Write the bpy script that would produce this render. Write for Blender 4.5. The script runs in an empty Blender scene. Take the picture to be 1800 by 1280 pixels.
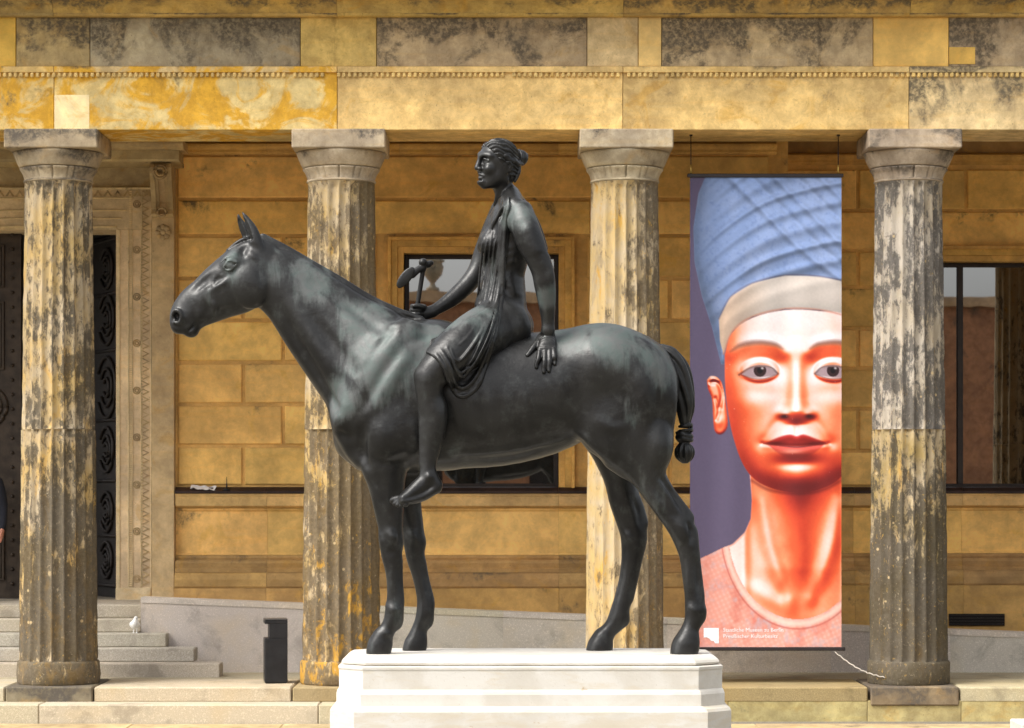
import bpy, math, random, time
import numpy as np
T0 = time.time()
rng = random.Random(7)
SC = bpy.context.scene
COL = SC.collection
# ------------------------------------------------------------------ camera
EYE = 2.416            # metres above the courtyard
FPX = 4620.0           # focal length in pixels of the 1800 px wide photograph
HZ = 860.0             # row of the horizon in the photograph
DS = 18.0              # statue distance
cam_d = bpy.data.cameras.new('camera')
cam = bpy.data.objects.new('camera', cam_d)
COL.objects.link(cam)
cam.location = (0, 0, EYE)
cam.rotation_euler = (math.radians(90), 0, 0)
cam_d.sensor_width = 36.0
cam_d.sensor_fit = 'HORIZONTAL'
cam_d.lens = FPX / 1800.0 * 36.0
cam_d.shift_y = (HZ - 640.0) / 1800.0
cam_d.clip_end = 500
cam_d.dof.use_dof = True
cam_d.dof.focus_distance = DS
cam_d.dof.aperture_fstop = 9.0
SC.camera = cam
# ------------------------------------------------------------------ daylight (overcast)
SUN_EL, SUN_AZ = math.radians(52), math.radians(238)   # behind the camera, from the left
w = bpy.data.worlds.new('World')
SC.world = w
w.use_nodes = True
nt = w.node_tree
bg = nt.nodes['Background']
sky = nt.nodes.new('ShaderNodeTexSky')
sky.sky_type = 'NISHITA'
sky.sun_disc = False
sky.sun_elevation = SUN_EL
sky.sun_rotation = SUN_AZ
sky.air_density = 1.0
sky.dust_density = 5.0
hs = nt.nodes.new('ShaderNodeHueSaturation')
hs.inputs['Saturation'].default_value = 0.25
nt.links.new(sky.outputs[0], hs.inputs['Color'])
nt.links.new(hs.outputs[0], bg.inputs['Color'])
bg.inputs['Strength'].default_value = 0.15
sd = bpy.data.lights.new('sun', 'SUN')
sd.energy = 1.15
sd.angle = math.radians(30)
sd.color = (1.0, 0.97, 0.92)
sun = bpy.data.objects.new('sun', sd)
COL.objects.link(sun)
sun.rotation_euler = (math.radians(90) - SUN_EL, 0, math.radians(180) - SUN_AZ)
SC.view_settings.view_transform = 'Standard'
SC.view_settings.look = 'None'
SC.view_settings.gamma = 1.0
SC.view_settings.use_curve_mapping = False
SC.view_settings.exposure = 1.10
SC.cycles.use_denoising = True
SC.cycles.max_bounces = 8


def P(px, py, Y):
    """photo pixel at distance Y -> world point"""
    return ((px - 900.0) * Y / FPX, Y, EYE + (HZ - py) * Y / FPX)


def PX(px, Y): return (px - 900.0) * Y / FPX
def PZ(py, Y): return EYE + (HZ - py) * Y / FPX


# ------------------------------------------------------------------ object helpers
def empty(name, loc, label=None, cat=None, group=None, kind=None):
    o = bpy.data.objects.new(name, None)
    o.location = loc
    o.empty_display_size = 0.2
    COL.objects.link(o)
    tag(o, label, cat, group, kind)
    return o


def tag(o, label=None, cat=None, group=None, kind=None):
    if label: o['label'] = label
    if cat: o['category'] = cat
    if group: o['group'] = group
    if kind: o['kind'] = kind
    return o


def world_loc(o):
    v = o.location.copy()
    while o.parent:
        o = o.parent
        v = v + o.location
    return v


def link(name, me, mat, parent=None, col=None, kind=None):
    """mesh given in world coordinates; the object keeps its origin at the mesh's centre of bounds"""
    o = bpy.data.objects.new(name, me)
    COL.objects.link(o)
    if mat and not me.materials: me.materials.append(mat)
    if parent:
        o.parent = parent
        o.location = -world_loc(parent)
    if col: o.color = col
    if kind: o['kind'] = kind
    return o


def mesh(name, verts, faces, smooth=False):
    me = bpy.data.meshes.new(name)
    me.from_pydata([tuple(v) for v in verts], [], [tuple(f) for f in faces])
    if smooth:
        me.polygons.foreach_set('use_smooth', [True] * len(me.polygons))
    me.update()
    return me


def mesh_np(name, V, Q, smooth=True):
    me = bpy.data.meshes.new(name)
    n, m = len(V), len(Q)
    me.vertices.add(n)
    me.vertices.foreach_set('co', np.ascontiguousarray(V, np.float32).ravel())
    k = Q.shape[1]
    me.loops.add(m * k)
    me.loops.foreach_set('vertex_index', np.ascontiguousarray(Q, np.int32).ravel())
    me.polygons.add(m)
    me.polygons.foreach_set('loop_start', np.arange(0, m * k, k, dtype=np.int32))
    me.polygons.foreach_set('use_smooth', np.full(m, smooth, bool))
    me.update(calc_edges=True)
    me.validate()
    return me


class MB:
    """collects boxes, prisms, tubes, lathes -> one mesh"""
    def __init__(s): s.v, s.f, s.sm = [], [], []

    def add(s, vs, fs, smooth=False):
        n = len(s.v)
        s.v += [tuple(p) for p in vs]
        s.f += [tuple(i + n for i in f) for f in fs]
        s.sm += [smooth] * len(fs)
        return s

    def box(s, x0, x1, y0, y1, z0, z1, c=0.0):
        """box; c = chamfer on every edge"""
        if c <= 0:
            vs = [(x, y, z) for x in (x0, x1) for y in (y0, y1) for z in (z0, z1)]
            fs = [(0, 1, 3, 2), (4, 6, 7, 5), (0, 4, 5, 1), (2, 3, 7, 6), (0, 2, 6, 4), (1, 5, 7, 3)]
            return s.add(vs, fs)
        X, Y, Z = (x0, x1), (y0, y1), (z0, z1)
        c = min(c, 0.45 * abs(x1 - x0), 0.45 * abs(y1 - y0), 0.45 * abs(z1 - z0))
        vs = []
        idx = {}
        for i in (0, 1):
            for j in (0, 1):
                for k in (0, 1):
                    sx, sy, sz = (1 - 2 * i) * c, (1 - 2 * j) * c, (1 - 2 * k) * c
                    idx[i, j, k, 0] = len(vs); vs.append((X[i], Y[j] + sy, Z[k] + sz))
                    idx[i, j, k, 1] = len(vs); vs.append((X[i] + sx, Y[j], Z[k] + sz))
                    idx[i, j, k, 2] = len(vs); vs.append((X[i] + sx, Y[j] + sy, Z[k]))
        fs = []
        for i in (0, 1):
            fs.append([idx[i, 0, 0, 0], idx[i, 1, 0, 0], idx[i, 1, 1, 0], idx[i, 0, 1, 0]])
            fs.append([idx[0, i, 0, 1], idx[1, i, 0, 1], idx[1, i, 1, 1], idx[0, i, 1, 1]])
            fs.append([idx[0, 0, i, 2], idx[1, 0, i, 2], idx[1, 1, i, 2], idx[0, 1, i, 2]])
        for a in (0, 1):
            for b in (0, 1):
                fs.append([idx[a, b, 0, 0], idx[a, b, 1, 0], idx[a, b, 1, 1], idx[a, b, 0, 1]])
                fs.append([idx[a, 0, b, 0], idx[a, 1, b, 0], idx[a, 1, b, 2], idx[a, 0, b, 2]])
                fs.append([idx[0, a, b, 1], idx[1, a, b, 1], idx[1, a, b, 2], idx[0, a, b, 2]])
        for i in (0, 1):
            for j in (0, 1):
                for k in (0, 1):
                    fs.append([idx[i, j, k, 0], idx[i, j, k, 1], idx[i, j, k, 2]])
        cx, cy, cz = (x0 + x1) / 2, (y0 + y1) / 2, (z0 + z1) / 2
        out = []
        for f in fs:                      # orient outwards
            p = [np.array(vs[q]) for q in f]
            n = np.cross(p[1] - p[0], p[2] - p[0])
            m = sum(p) / len(p) - np.array((cx, cy, cz))
            out.append(tuple(f) if n.dot(m) > 0 else tuple(reversed(f)))
        return s.add(vs, out)

    def profile_x(s, x0, x1, pts, closed=True):
        """extrude a (y,z) outline along x"""
        n = len(pts)
        vs = [(x0, y, z) for y, z in pts] + [(x1, y, z) for y, z in pts]
        fs = [(i, (i + 1) % n, n + (i + 1) % n, n + i) for i in range(n if closed else n - 1)]
        if closed:
            fs += [tuple(range(n))[::-1], tuple(range(n, 2 * n))]
        return s.add(vs, fs)

    def profile_y(s, y0, y1, pts):
        """extrude an (x,z) outline along y"""
        n = len(pts)
        vs = [(x, y0, z) for x, z in pts] + [(x, y1, z) for x, z in pts]
        fs = [(i, (i + 1) % n, n + (i + 1) % n, n + i) for i in range(n)]
        fs += [tuple(range(n))[::-1], tuple(range(n, 2 * n))]
        return s.add(vs, fs)

    def lathe(s, cx, cy, prof, seg=48, smooth=True):
        """prof: (r,z) from bottom to top"""
        vs = [(cx + r * math.cos(2 * math.pi * i / seg), cy + r * math.sin(2 * math.pi * i / seg), z) for r, z in prof for i in range(seg)]
        fs = [(j * seg + i, j * seg + (i + 1) % seg, (j + 1) * seg + (i + 1) % seg, (j + 1) * seg + i) for j in range(len(prof) - 1) for i in range(seg)]
        s.add(vs, fs, smooth)
        n0 = len(s.v) - len(vs)
        s.f.append(tuple(n0 + i for i in range(seg))[::-1]); s.sm.append(False)
        s.f.append(tuple(n0 + (len(prof) - 1) * seg + i for i in range(seg))); s.sm.append(False)
        return s

    def tube(s, pts, r, seg=8):
        pts = [np.array(p, float) for p in pts]
        n = len(pts)
        rs = r if isinstance(r, (list, tuple)) else [r] * n
        vs = []
        for i, p in enumerate(pts):
            d = pts[min(i + 1, n - 1)] - pts[max(i - 1, 0)]
            d /= np.linalg.norm(d) + 1e-9
            a = np.array((0, 0, 1.0)) if abs(d[2]) < .9 else np.array((1.0, 0, 0))
            u = np.cross(d, a); u /= np.linalg.norm(u)
            q = np.cross(d, u)
            for k in range(seg):
                t = 2 * math.pi * k / seg
                vs.append(p + rs[i] * (math.cos(t) * u + math.sin(t) * q))
        fs = [(i * seg + k, i * seg + (k + 1) % seg, (i + 1) * seg + (k + 1) % seg, (i + 1) * seg + k) for i in range(n - 1) for k in range(seg)]
        fs += [tuple(range(seg))[::-1], tuple((n - 1) * seg + k for k in range(seg))]
        return s.add(vs, fs, True)

    def mesh(s, name):
        me = bpy.data.meshes.new(name)
        me.from_pydata(s.v, [], s.f)
        me.polygons.foreach_set('use_smooth', s.sm)
        me.update()
        return me

    def build(s, name, mat, parent=None, col=None, kind=None):
        return link(name, s.mesh(name), mat, parent, col, kind)


def recenter(o):
    """put the origin of a top-level mesh at its base centre"""
    me = o.data
    n = len(me.vertices)
    a = np.empty(n * 3, np.float32)
    me.vertices.foreach_get('co', a)
    a = a.reshape(-1, 3)
    c = (a.min(0) + a.max(0)) / 2
    c[2] = a[:, 2].min()
    me.vertices.foreach_set('co', (a - c).ravel())
    me.update()
    o.location = c
    return o
# ------------------------------------------------------------------ implicit-surface modelling (for the bronze, the person and the bird)
f4 = np.float32


class Field:
    def __init__(s, lo, hi, h):
        s.lo = np.array(lo, f4); s.h = f4(h)
        s.n = [int(math.ceil((hi[i] - lo[i]) / h)) + 1 for i in range(3)]
        s.D = np.full(s.n, 0.5, f4)
        s.ax = [s.lo[i] + h * np.arange(s.n[i], dtype=f4) for i in range(3)]

    def win(s, lo, hi):
        sl = []
        for i in range(3):
            a = max(0, int((lo[i] - s.lo[i]) / s.h)); b = min(s.n[i], int((hi[i] - s.lo[i]) / s.h) + 2)
            if b <= a: return None
            sl.append(slice(a, b))
        return tuple(sl)

    def grid(s, sl):
        return s.ax[0][sl[0]][:, None, None], s.ax[1][sl[1]][None, :, None], s.ax[2][sl[2]][None, None, :]

    def blend(s, sl, d, k, mode):
        A = s.D[sl]
        if mode == 'sub':
            d = -d
            h = np.maximum(k - np.abs(A - d), 0) / k
            s.D[sl] = np.maximum(A, d) + h * h * (k * .25)
        else:
            h = np.maximum(k - np.abs(A - d), 0) / k
            s.D[sl] = np.minimum(A, d) - h * h * (k * .25)

    def chain(s, st, k=.02, mode='add', sub=3):
        """st rows: x,y,z,ra,rb  (ra: radius in the x-z plane, rb: radius along y)"""
        st = np.array(st, float)
        if sub > 1 and len(st) > 2: st = catmull(st, sub)
        m = k + .01
        R = st[:, 3:5].max(1)
        lo = (st[:, :3] - R[:, None]).min(0) - m; hi = (st[:, :3] + R[:, None]).max(0) + m
        sl = s.win(lo, hi)
        if sl is None: return
        d = np.full([q.stop - q.start for q in sl], .5, f4)
        for a, b in zip(st[:-1], st[1:]):
            r = max(a[3], a[4], b[3], b[4]) + m
            l2 = np.minimum(a[:3], b[:3]) - r; h2 = np.maximum(a[:3], b[:3]) + r
            w2 = s.win(l2, h2)
            if w2 is None: continue
            w2 = tuple(slice(max(p.start, q.start), min(p.stop, q.stop)) for p, q in zip(w2, sl))
            if any(q.stop <= q.start for q in w2): continue
            X, Y, Z = s.grid(w2)
            ab = b[:3] - a[:3]; L = float(ab.dot(ab)) + 1e-12
            px, py, pz = X - f4(a[0]), Y - f4(a[1]), Z - f4(a[2])
            t = np.clip((px * f4(ab[0]) + py * f4(ab[1]) + pz * f4(ab[2])) / f4(L), 0, 1)
            ra = f4(a[3]) + t * f4(b[3] - a[3])
            vx = px - t * f4(ab[0]); vy = py - t * f4(ab[1]); vz = pz - t * f4(ab[2])
            if abs(a[3] - a[4]) + abs(b[3] - b[4]) < 1e-6:
                dd = np.sqrt(vx * vx + vy * vy + vz * vz) - ra
            else:
                rb = f4(a[4]) + t * f4(b[4] - a[4])
                q = vx * vx + vz * vz; ia = 1 / (ra * ra); ib = 1 / (rb * rb); y2 = vy * vy
                k0 = np.sqrt(q * ia + y2 * ib) + f4(1e-6)
                k1 = np.sqrt(q * ia * ia + y2 * ib * ib) + f4(1e-6)
                dd = k0 * (k0 - 1) / k1
            o = tuple(slice(w2[i].start - sl[i].start, w2[i].stop - sl[i].start) for i in range(3))
            np.minimum(d[o], dd, out=d[o])
        s.blend(sl, d, f4(k), mode)

    def ell(s, c, r, k=.02, mode='add', ang=0.0, yaw=0.0):
        """ellipsoid; ang: rotation in the x-z plane; yaw: rotation about z (first)"""
        R = max(r); m = k + .01
        sl = s.win([c[i] - R - m for i in range(3)], [c[i] + R + m for i in range(3)])
        if sl is None: return
        X, Y, Z = s.grid(sl)
        px, py, pz = X - f4(c[0]), Y - f4(c[1]), Z - f4(c[2])
        if yaw:
            cs, sn = f4(math.cos(yaw)), f4(math.sin(yaw))
            px, py = px * cs + py * sn, py * cs - px * sn
        if ang:
            cs, sn = f4(math.cos(ang)), f4(math.sin(ang))
            px, pz = px * cs + pz * sn, pz * cs - px * sn
        a = (px / f4(r[0])) ** 2 + (py / f4(r[1])) ** 2 + (pz / f4(r[2])) ** 2
        b = (px / f4(r[0] ** 2)) ** 2 + (py / f4(r[1] ** 2)) ** 2 + (pz / f4(r[2] ** 2)) ** 2
        k0 = np.sqrt(a) + f4(1e-6)
        s.blend(sl, k0 * (k0 - 1) / (np.sqrt(b) + f4(1e-6)), f4(k), mode)

    def blur(s, n=1):
        D = s.D
        for _ in range(n):
            for ax in range(3):
                a = [slice(None)] * 3; b = [slice(None)] * 3; c = [slice(None)] * 3
                a[ax] = slice(0, -2); b[ax] = slice(1, -1); c[ax] = slice(2, None)
                D[tuple(b)] = (D[tuple(a)] + D[tuple(c)]) * f4(.25) + D[tuple(b)] * f4(.5)

    def sample(s, x, y, z):
        i = [np.clip(((v - s.lo[j]) / s.h).astype(int), 0, s.n[j] - 1) for j, v in enumerate((np.asarray(x), np.asarray(y), np.asarray(z)))]
        return s.D[i[0], i[1], i[2]]

    def front(s, x, z):
        """y of the first surface met from the camera side at (x,z), or None"""
        i = int(round((x - float(s.lo[0])) / float(s.h))); k = int(round((z - float(s.lo[2])) / float(s.h)))
        if not (0 <= i < s.n[0] and 0 <= k < s.n[2]): return None
        c = s.D[i, :, k]
        j = np.nonzero(c < 0)[0]
        if not len(j): return None
        j = j[0]
        if j == 0: return float(s.ax[1][0])
        t = c[j - 1] / (c[j - 1] - c[j])
        return float(s.ax[1][j - 1] + t * s.h)

    def surface(s, name):
        D = s.D
        D[0] = D[-1] = .5; D[:, 0] = D[:, -1] = .5; D[:, :, 0] = D[:, :, -1] = .5
        S = D < 0
        acc = np.zeros([q - 1 for q in s.n], np.uint8)
        for a in (0, 1):
            for b in (0, 1):
                for c in (0, 1):
                    acc += S[a:s.n[0] - 1 + a, b:s.n[1] - 1 + b, c:s.n[2] - 1 + c]
        I = np.argwhere((acc > 0) & (acc < 8))
        vid = np.full([q - 1 for q in s.n], -1, np.int32)
        vid[I[:, 0], I[:, 1], I[:, 2]] = np.arange(len(I))
        sm = np.zeros((len(I), 3), f4); ct = np.zeros(len(I), f4)
        for ax in range(3):
            o1, o2 = [(1, 2), (0, 2), (0, 1)][ax]
            for a in (0, 1):
                for b in (0, 1):
                    p = I.copy(); p[:, o1] += a; p[:, o2] += b
                    q = p.copy(); q[:, ax] += 1
                    d0 = D[p[:, 0], p[:, 1], p[:, 2]]; d1 = D[q[:, 0], q[:, 1], q[:, 2]]
                    m = (d0 < 0) != (d1 < 0)
                    t = np.where(m, d0 / np.where(m, d0 - d1, 1), 0)
                    v = np.zeros((len(I), 3), f4)
                    v[:, o1] = a; v[:, o2] = b; v[:, ax] = t
                    sm += v * m[:, None]; ct += m
        V = s.lo + s.h * (I + sm / ct[:, None])
        Q = []
        for ax in range(3):
            o1, o2 = [(1, 2), (2, 0), (0, 1)][ax]
            a = [slice(None)] * 3; b = [slice(None)] * 3
            a[ax] = slice(0, -1); b[ax] = slice(1, None)
            e = np.argwhere(S[tuple(a)] != S[tuple(b)])
            pos = S[tuple(a)][e[:, 0], e[:, 1], e[:, 2]]
            def g(u, v):
                p = e.copy(); p[:, o1] -= u; p[:, o2] -= v
                return vid[p[:, 0], p[:, 1], p[:, 2]]
            q = np.stack([g(1, 1), g(0, 1), g(0, 0), g(1, 0)], 1)
            q[~pos] = q[~pos][:, ::-1]
            Q.append(q[(q >= 0).all(1)])
        return mesh_np(name, V, np.concatenate(Q))


def catmull(P_, n):
    P_ = np.asarray(P_, float)
    E = np.vstack([2 * P_[0] - P_[1], P_, 2 * P_[-1] - P_[-2]])
    out = []
    for i in range(1, len(E) - 2):
        for j in range(n):
            t = j / n
            out.append(.5 * ((2 * E[i]) + (E[i + 1] - E[i - 1]) * t + (2 * E[i - 1] - 5 * E[i] + 4 * E[i + 1] - E[i + 2]) * t * t
                             + (3 * E[i] - E[i - 1] - 3 * E[i + 1] + E[i + 2]) * t ** 3))
    out.append(E[-2])
    out = np.array(out)
    if out.shape[1] > 3: out[:, 3:] = np.maximum(out[:, 3:], P_[:, 3:].min(0) * .9)
    return out


SS = FPX / DS            # photo pixels per metre at the statue


def S1(px, py, dy=0.0):
    """photo pixel + depth offset (in photo pixels, minus = nearer) -> world"""
    return P(px, py, DS + dy / SS)


def ST(rows):
    """rows px,py,dy,ra[,rb] in photo pixels -> world stations"""
    out = []
    for r in rows:
        x, y, z = S1(*r[:3])
        ra = r[3] / SS; rb = (r[4] if len(r) > 4 else r[3]) / SS
        out.append((x, y, z, ra, rb))
    return out


def poly_sd(X, Z, pts):
    """signed distance (negative inside) to a 2-D polygon"""
    pts = np.asarray(pts, float)
    d = np.full(X.shape, 1e9); ins = np.zeros(X.shape, bool)
    n = len(pts)
    for i in range(n):
        a, b = pts[i], pts[(i + 1) % n]
        ex, ez = b - a
        wx, wz = X - a[0], Z - a[1]
        t = np.clip((wx * ex + wz * ez) / (ex * ex + ez * ez + 1e-12), 0, 1)
        d = np.minimum(d, (wx - ex * t) ** 2 + (wz - ez * t) ** 2)
        c = (a[1] > Z) != (b[1] > Z)
        ins ^= c & (X < (b[0] - a[0]) * (Z - a[1]) / (b[1] - a[1] + 1e-12) + a[0])
    d = np.sqrt(d)
    return np.where(ins, -d, d)
# ------------------------------------------------------------------ the bronze: horse
PED_Z = PZ(1147, DS)


def u(v): return v / SS


def make_horse():
    F = Field(S1(262, 1162, -135), S1(1284, 358, 135), .0088)
    C = lambda rows, k=.02, mode='add', sub=3: F.chain(ST(rows), k, mode, sub)
    def E(px, py, dy, r, k=.03, mode='add', ang=0, yaw=0):
        F.ell(S1(px, py, dy), [u(q) for q in r], k, mode, math.radians(ang), math.radians(yaw))
    # trunk
    C([(640, 742, 0, 52, 60), (682, 716, 0, 103, 84), (740, 694, 0, 131, 92), (800, 697, 0, 127, 99), (870, 700, 0, 120, 103),
       (940, 694, 0, 110, 102), (1000, 678, 0, 100, 98), (1050, 671, 0, 99, 95), (1100, 679, 0, 95, 88)], .03)
    # neck
    C([(482, 491, 0, 55, 31), (521, 521, 0, 62, 36), (566, 565, 0, 76, 43), (604, 602, 0, 87, 52), (640, 632, 0, 100, 64), (676, 668, 0, 108, 78)], .05, sub=7)
    for sy in (-1, 1):
        # hind quarters
        E(1075, 640, sy * 38, (85, 62, 66), .10, ang=-18)
        E(1125, 690, sy * 46, (62, 50, 85), .08, ang=8)
        E(1062, 745, sy * 58, (50, 38, 62), .08, ang=20)
        # shoulder, arm, breast
        E(672, 660, sy * 60, (48, 30, 105), .10, ang=-27)
        E(690, 752, sy * 62, (62, 34, 62), .05, ang=10)
        E(622, 742, sy * 34, (38, 36, 52), .05, ang=20)
        E(668, 800, sy * 52, (36, 30, 55), .05)
    # keel / brisket
    C([(625, 775, 0, 38, 48), (660, 800, 0, 36, 55), (720, 806, 0, 22, 60), (790, 800, 0, 24, 60)], .05)
    # near fore leg, far fore leg
    for sy, rows in ((-1, [(668, 770, 0, 46, 34), (676, 815, 0, 40, 31), (679, 850, 0, 33, 27), (684, 893, 0, 26, 23), (686.5, 925, 0, 22, 20), (687, 952, 0, 21.5, 20),
                           (688.5, 978, 0, 18.5, 17), (692, 1010, 0, 14.5, 13.5), (694, 1050, 0, 14.5, 13.5), (693.5, 1074, 0, 17.5, 16.5),
                           (690, 1092, 0, 16.5, 16), (681, 1106, 0, 14, 14), (672, 1118, 0, 17.5, 17)]),
                     (1, [(702, 780, 0, 44, 34), (708, 825, 0, 38, 30), (712, 860, 0, 30, 26), (718, 893, 0, 24, 22), (725, 925, 0, 20.5, 19), (728, 952, 0, 19.5, 19),
                          (730, 980, 0, 17, 16), (737, 1013, 0, 13.5, 13), (746, 1050, 0, 14.5, 13.5), (748, 1074, 0, 17, 16),
                          (743.5, 1092, 0, 15.5, 15.5), (736, 1106, 0, 13.5, 14), (735, 1119, 0, 16.5, 17)])):
        off = 46 if sy > 0 else -46
        C([(a, b, off + c, d, e) for a, b, c, d, e in rows], .035)
        kx, ky = (683, 946) if sy < 0 else (724, 946)
        E(kx, ky, off, (16, 17, 21), .02)                       # carpal joint
        E(kx + 19, ky + 8, off, (7, 9, 12), .03)                # pisiform
        tx = (708, 752, 0) if sy < 0 else (760, 1040, 0)
        # flexor tendon and cannon groove
        a, b = ((703, 985), (705, 1060)) if sy < 0 else ((744, 985), (759, 1060))
        C([(a[0], a[1], off, 7), ((a[0] + b[0]) / 2 + 1, (a[1] + b[1]) / 2, off, 6), (b[0], b[1], off, 8)], .02)
        ex, ey = (703, 1096) if sy < 0 else (757, 1094)
        C([(ex, ey - 8, off, 8), (ex + 1, ey + 5, off, 6), (ex + 1, ey + 13, off, 2.5)], .015)   # ergot tuft
        hx = 671 if sy < 0 else 733
        HF(F, hx, 1126, off, 22 if sy < 0 else 21, sy)
    # hind legs
    hind = ((-1, [(1098, 725, 0, 74, 44), (1112, 775, 0, 64, 42), (1133, 825, 0, 33, 34), (1159, 868, 0, 27, 28), (1178, 897, 0, 25, 24), (1194, 922, 0, 24, 21), (1203, 946, 0, 21, 20),
                  (1210, 976, 0, 17, 16), (1214, 1010, 0, 16, 14.5), (1219, 1046, 0, 16.5, 15), (1222, 1072, 0, 19, 17),
                  (1220, 1090, 0, 17, 16), (1212, 1106, 0, 15, 15), (1209, 1119, 0, 18, 18)], -50),
            (1, [(1070, 740, 0, 58, 42), (1080, 790, 0, 42, 38), (1089, 840, 0, 29, 30), (1097, 880, 0, 27, 26), (1107, 912, 0, 26, 22), (1113, 936, 0, 24.5, 20), (1113, 958, 0, 22, 19),
                 (1109, 984, 0, 18, 16), (1104, 1013, 0, 16, 14.5), (1095, 1050, 0, 15.5, 15), (1088, 1080, 0, 18, 17),
                 (1080, 1098, 0, 16.5, 16), (1068, 1110, 0, 14.5, 15), (1061, 1121, 0, 17, 18)], 50))
    for sy, rows, off in hind:
        C([(a, b, off + c, d, e) for a, b, c, d, e in rows], .035)
        if sy < 0:
            C([(1183, 868, off, 7), (1203, 893, off, 8), (1217, 910, off, 7.5)], .02)       # Achilles tendon to the hock point
            C([(1180, 915, off - 17, 6), (1196, 945, off - 16, 6)], .03)
            C([(1222, 930, off, 7), (1227, 985, off, 7), (1233, 1050, off, 8)], .02)
            C([(1237, 1072, off, 8), (1238, 1088, off, 6), (1234, 1098, off, 2.5)], .015)
            C([(1150, 850, off - 30, 5, 4), (1175, 885, off - 25, 5, 4), (1190, 910, off - 20, 4, 3)], .02, 'sub')
            HF(F, 1209, 1127, off, 25, sy)
        else:
            C([(1116, 862, off, 6), (1126, 888, off, 7.5), (1135, 922, off, 8)], .02)
            C([(1133, 945, off, 7), (1122, 995, off, 7), (1108, 1055, off, 8)], .02)
            C([(1102, 1086, off, 8), (1103, 1097, off, 6), (1097, 1106, off, 2.5)], .015)
            HF(F, 1058, 1128, off, 23, sy)
    F.blur(4)
    # modelling of the muscles: broad strokes that follow the surface on both sides
    base = F.D.copy()
    def M(pts, r, prot, k=.05, mode='add', both=True, gain=.85):
        prot *= gain; k *= .7
        kp = k * SS
        P_ = catmull(np.array(pts, float), 4)
        dd = []
        for a, b in P_:
            x, _, z = S1(a, b)
            keep, F.D = F.D, base
            y = F.front(x, z)
            F.D = keep
            dd.append(np.nan if y is None else (y - DS) * SS)
        dd = np.array(dd)
        ok = ~np.isnan(dd)
        if ok.sum() < 3: return
        P_, dd = P_[ok], dd[ok]
        n = len(P_)
        rows = []
        for i, (a, b) in enumerate(P_):
            e = math.sin(math.pi * i / (n - 1)) ** .7
            off = r - prot * e + (1 - e) * kp * .8
            if mode == 'sub': off = -off
            rows.append((a, b, dd[i] + off, r))
        F.chain(ST(rows), k, mode, 1)
        if both: F.chain(ST([(a, b, -c, d) for a, b, c, d in rows]), k, mode, 1)
    # flank fold running into the stifle, belly tendon
    M([(1018, 758), (1032, 770), (1050, 788), (1075, 806), (1100, 822)], 7, 3, .03)
    M([(1005, 640), (1012, 690), (1014, 735)], 22, 3, .06, 'sub')
    M([(1036, 612), (1048, 640), (1050, 680)], 20, 2.5, .06)
    M([(1158, 655), (1160, 710), (1152, 770), (1140, 815)], 12, 3, .05, 'sub')
    M([(1172, 660), (1175, 720), (1166, 780)], 14, 2, .05)
    M([(1120, 650), (1128, 710), (1126, 770)], 22, 2.5, .06)
    M([(1060, 770), (1072, 790), (1080, 806)], 18, 4, .05)
    M([(1045, 735), (1075, 752), (1108, 748)], 9, 2, .04)
    M([(1085, 812), (1110, 835), (1128, 860)], 6, 1.5, .03)
    # shoulder blade, arm, triceps, chest
    M([(716, 596), (684, 640), (650, 695), (625, 735)], 10, 2.6, .05, 'sub')
    M([(728, 606), (700, 650), (668, 705), (645, 745)], 12, 2.2, .05)
    M([(690, 578), (655, 618), (630, 652)], 7, 2.2, .03, 'sub')
    M([(668, 612), (640, 645), (618, 690)], 9, 2.2, .04)
    M([(706, 612), (688, 640), (672, 662)], 5, 1.6, .025, 'sub')
    M([(690, 655), (705, 640), (728, 632)], 8, 1.6, .03)
    M([(618, 690), (612, 715), (606, 740), (604, 752)], 18, 9, .05)
    M([(598, 764), (606, 772), (618, 768)], 8, 3, .04, 'sub')
    M([(642, 735), (634, 765), (634, 800), (640, 822)], 12, 4, .05, 'sub')
    M([(612, 765), (622, 790), (636, 808)], 16, 3, .05)
    M([(672, 745), (678, 770), (680, 795)], 26, 5, .06)
    M([(650, 806), (676, 816), (704, 812), (724, 800)], 8, 3, .04, 'sub')
    M([(762, 690), (766, 740), (752, 790)], 16, 4, .06, 'sub')
    M([(724, 742), (732, 775), (722, 800)], 18, 3.5, .05)
    M([(664, 840), (668, 880), (676, 915)], 12, 2.5, .04)
    M([(694, 845), (696, 885), (694, 920)], 7, 2, .03, 'sub')
    for q in range(5):
        x = 800 + 30 * q
        M([(x - 4, 680), (x + 4, 725), (x + 16, 768)], 10, 1.0, .04)
    M([(800, 792), (860, 790), (930, 780), (985, 765)], 10, 1.8, .04)
    M([(850, 812), (900, 806), (950, 794)], 6, 1.5, .03, 'sub')
    # neck: jugular groove, the long band in front of the shoulder, crest muscle
    M([(487, 532), (508, 575), (540, 632), (574, 690), (590, 718)], 9, 4, .04, 'sub')
    M([(505, 520), (536, 570), (574, 628), (606, 680)], 15, 3, .06)
    M([(540, 545), (580, 600), (616, 648)], 12, 2.5, .06, 'sub')
    M([(508, 468), (560, 505), (620, 545), (680, 582)], 9, 2.6, .05, 'sub')
    M([(512, 456), (566, 488), (628, 528), (690, 560)], 10, 2, .05)
    M([(560, 520), (610, 565), (650, 600)], 16, 2, .06)
    M([(706, 566), (726, 572), (744, 580)], 9, 2, .03)
    M([(712, 600), (736, 596), (752, 590)], 7, 1.5, .03, 'sub')
    F.blur(2)
    # legs: forearm, knee, tendon grooves; gaskin and hock (near legs, then the far hind leg)
    base = F.D.copy()
    one = dict(both=False, gain=1.35)
    M([(683, 930), (690, 944), (691, 958)], 9, 3.5, .02, **one)
    M([(671, 934), (672, 948), (675, 962)], 5, 2, .02, **one)
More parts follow.
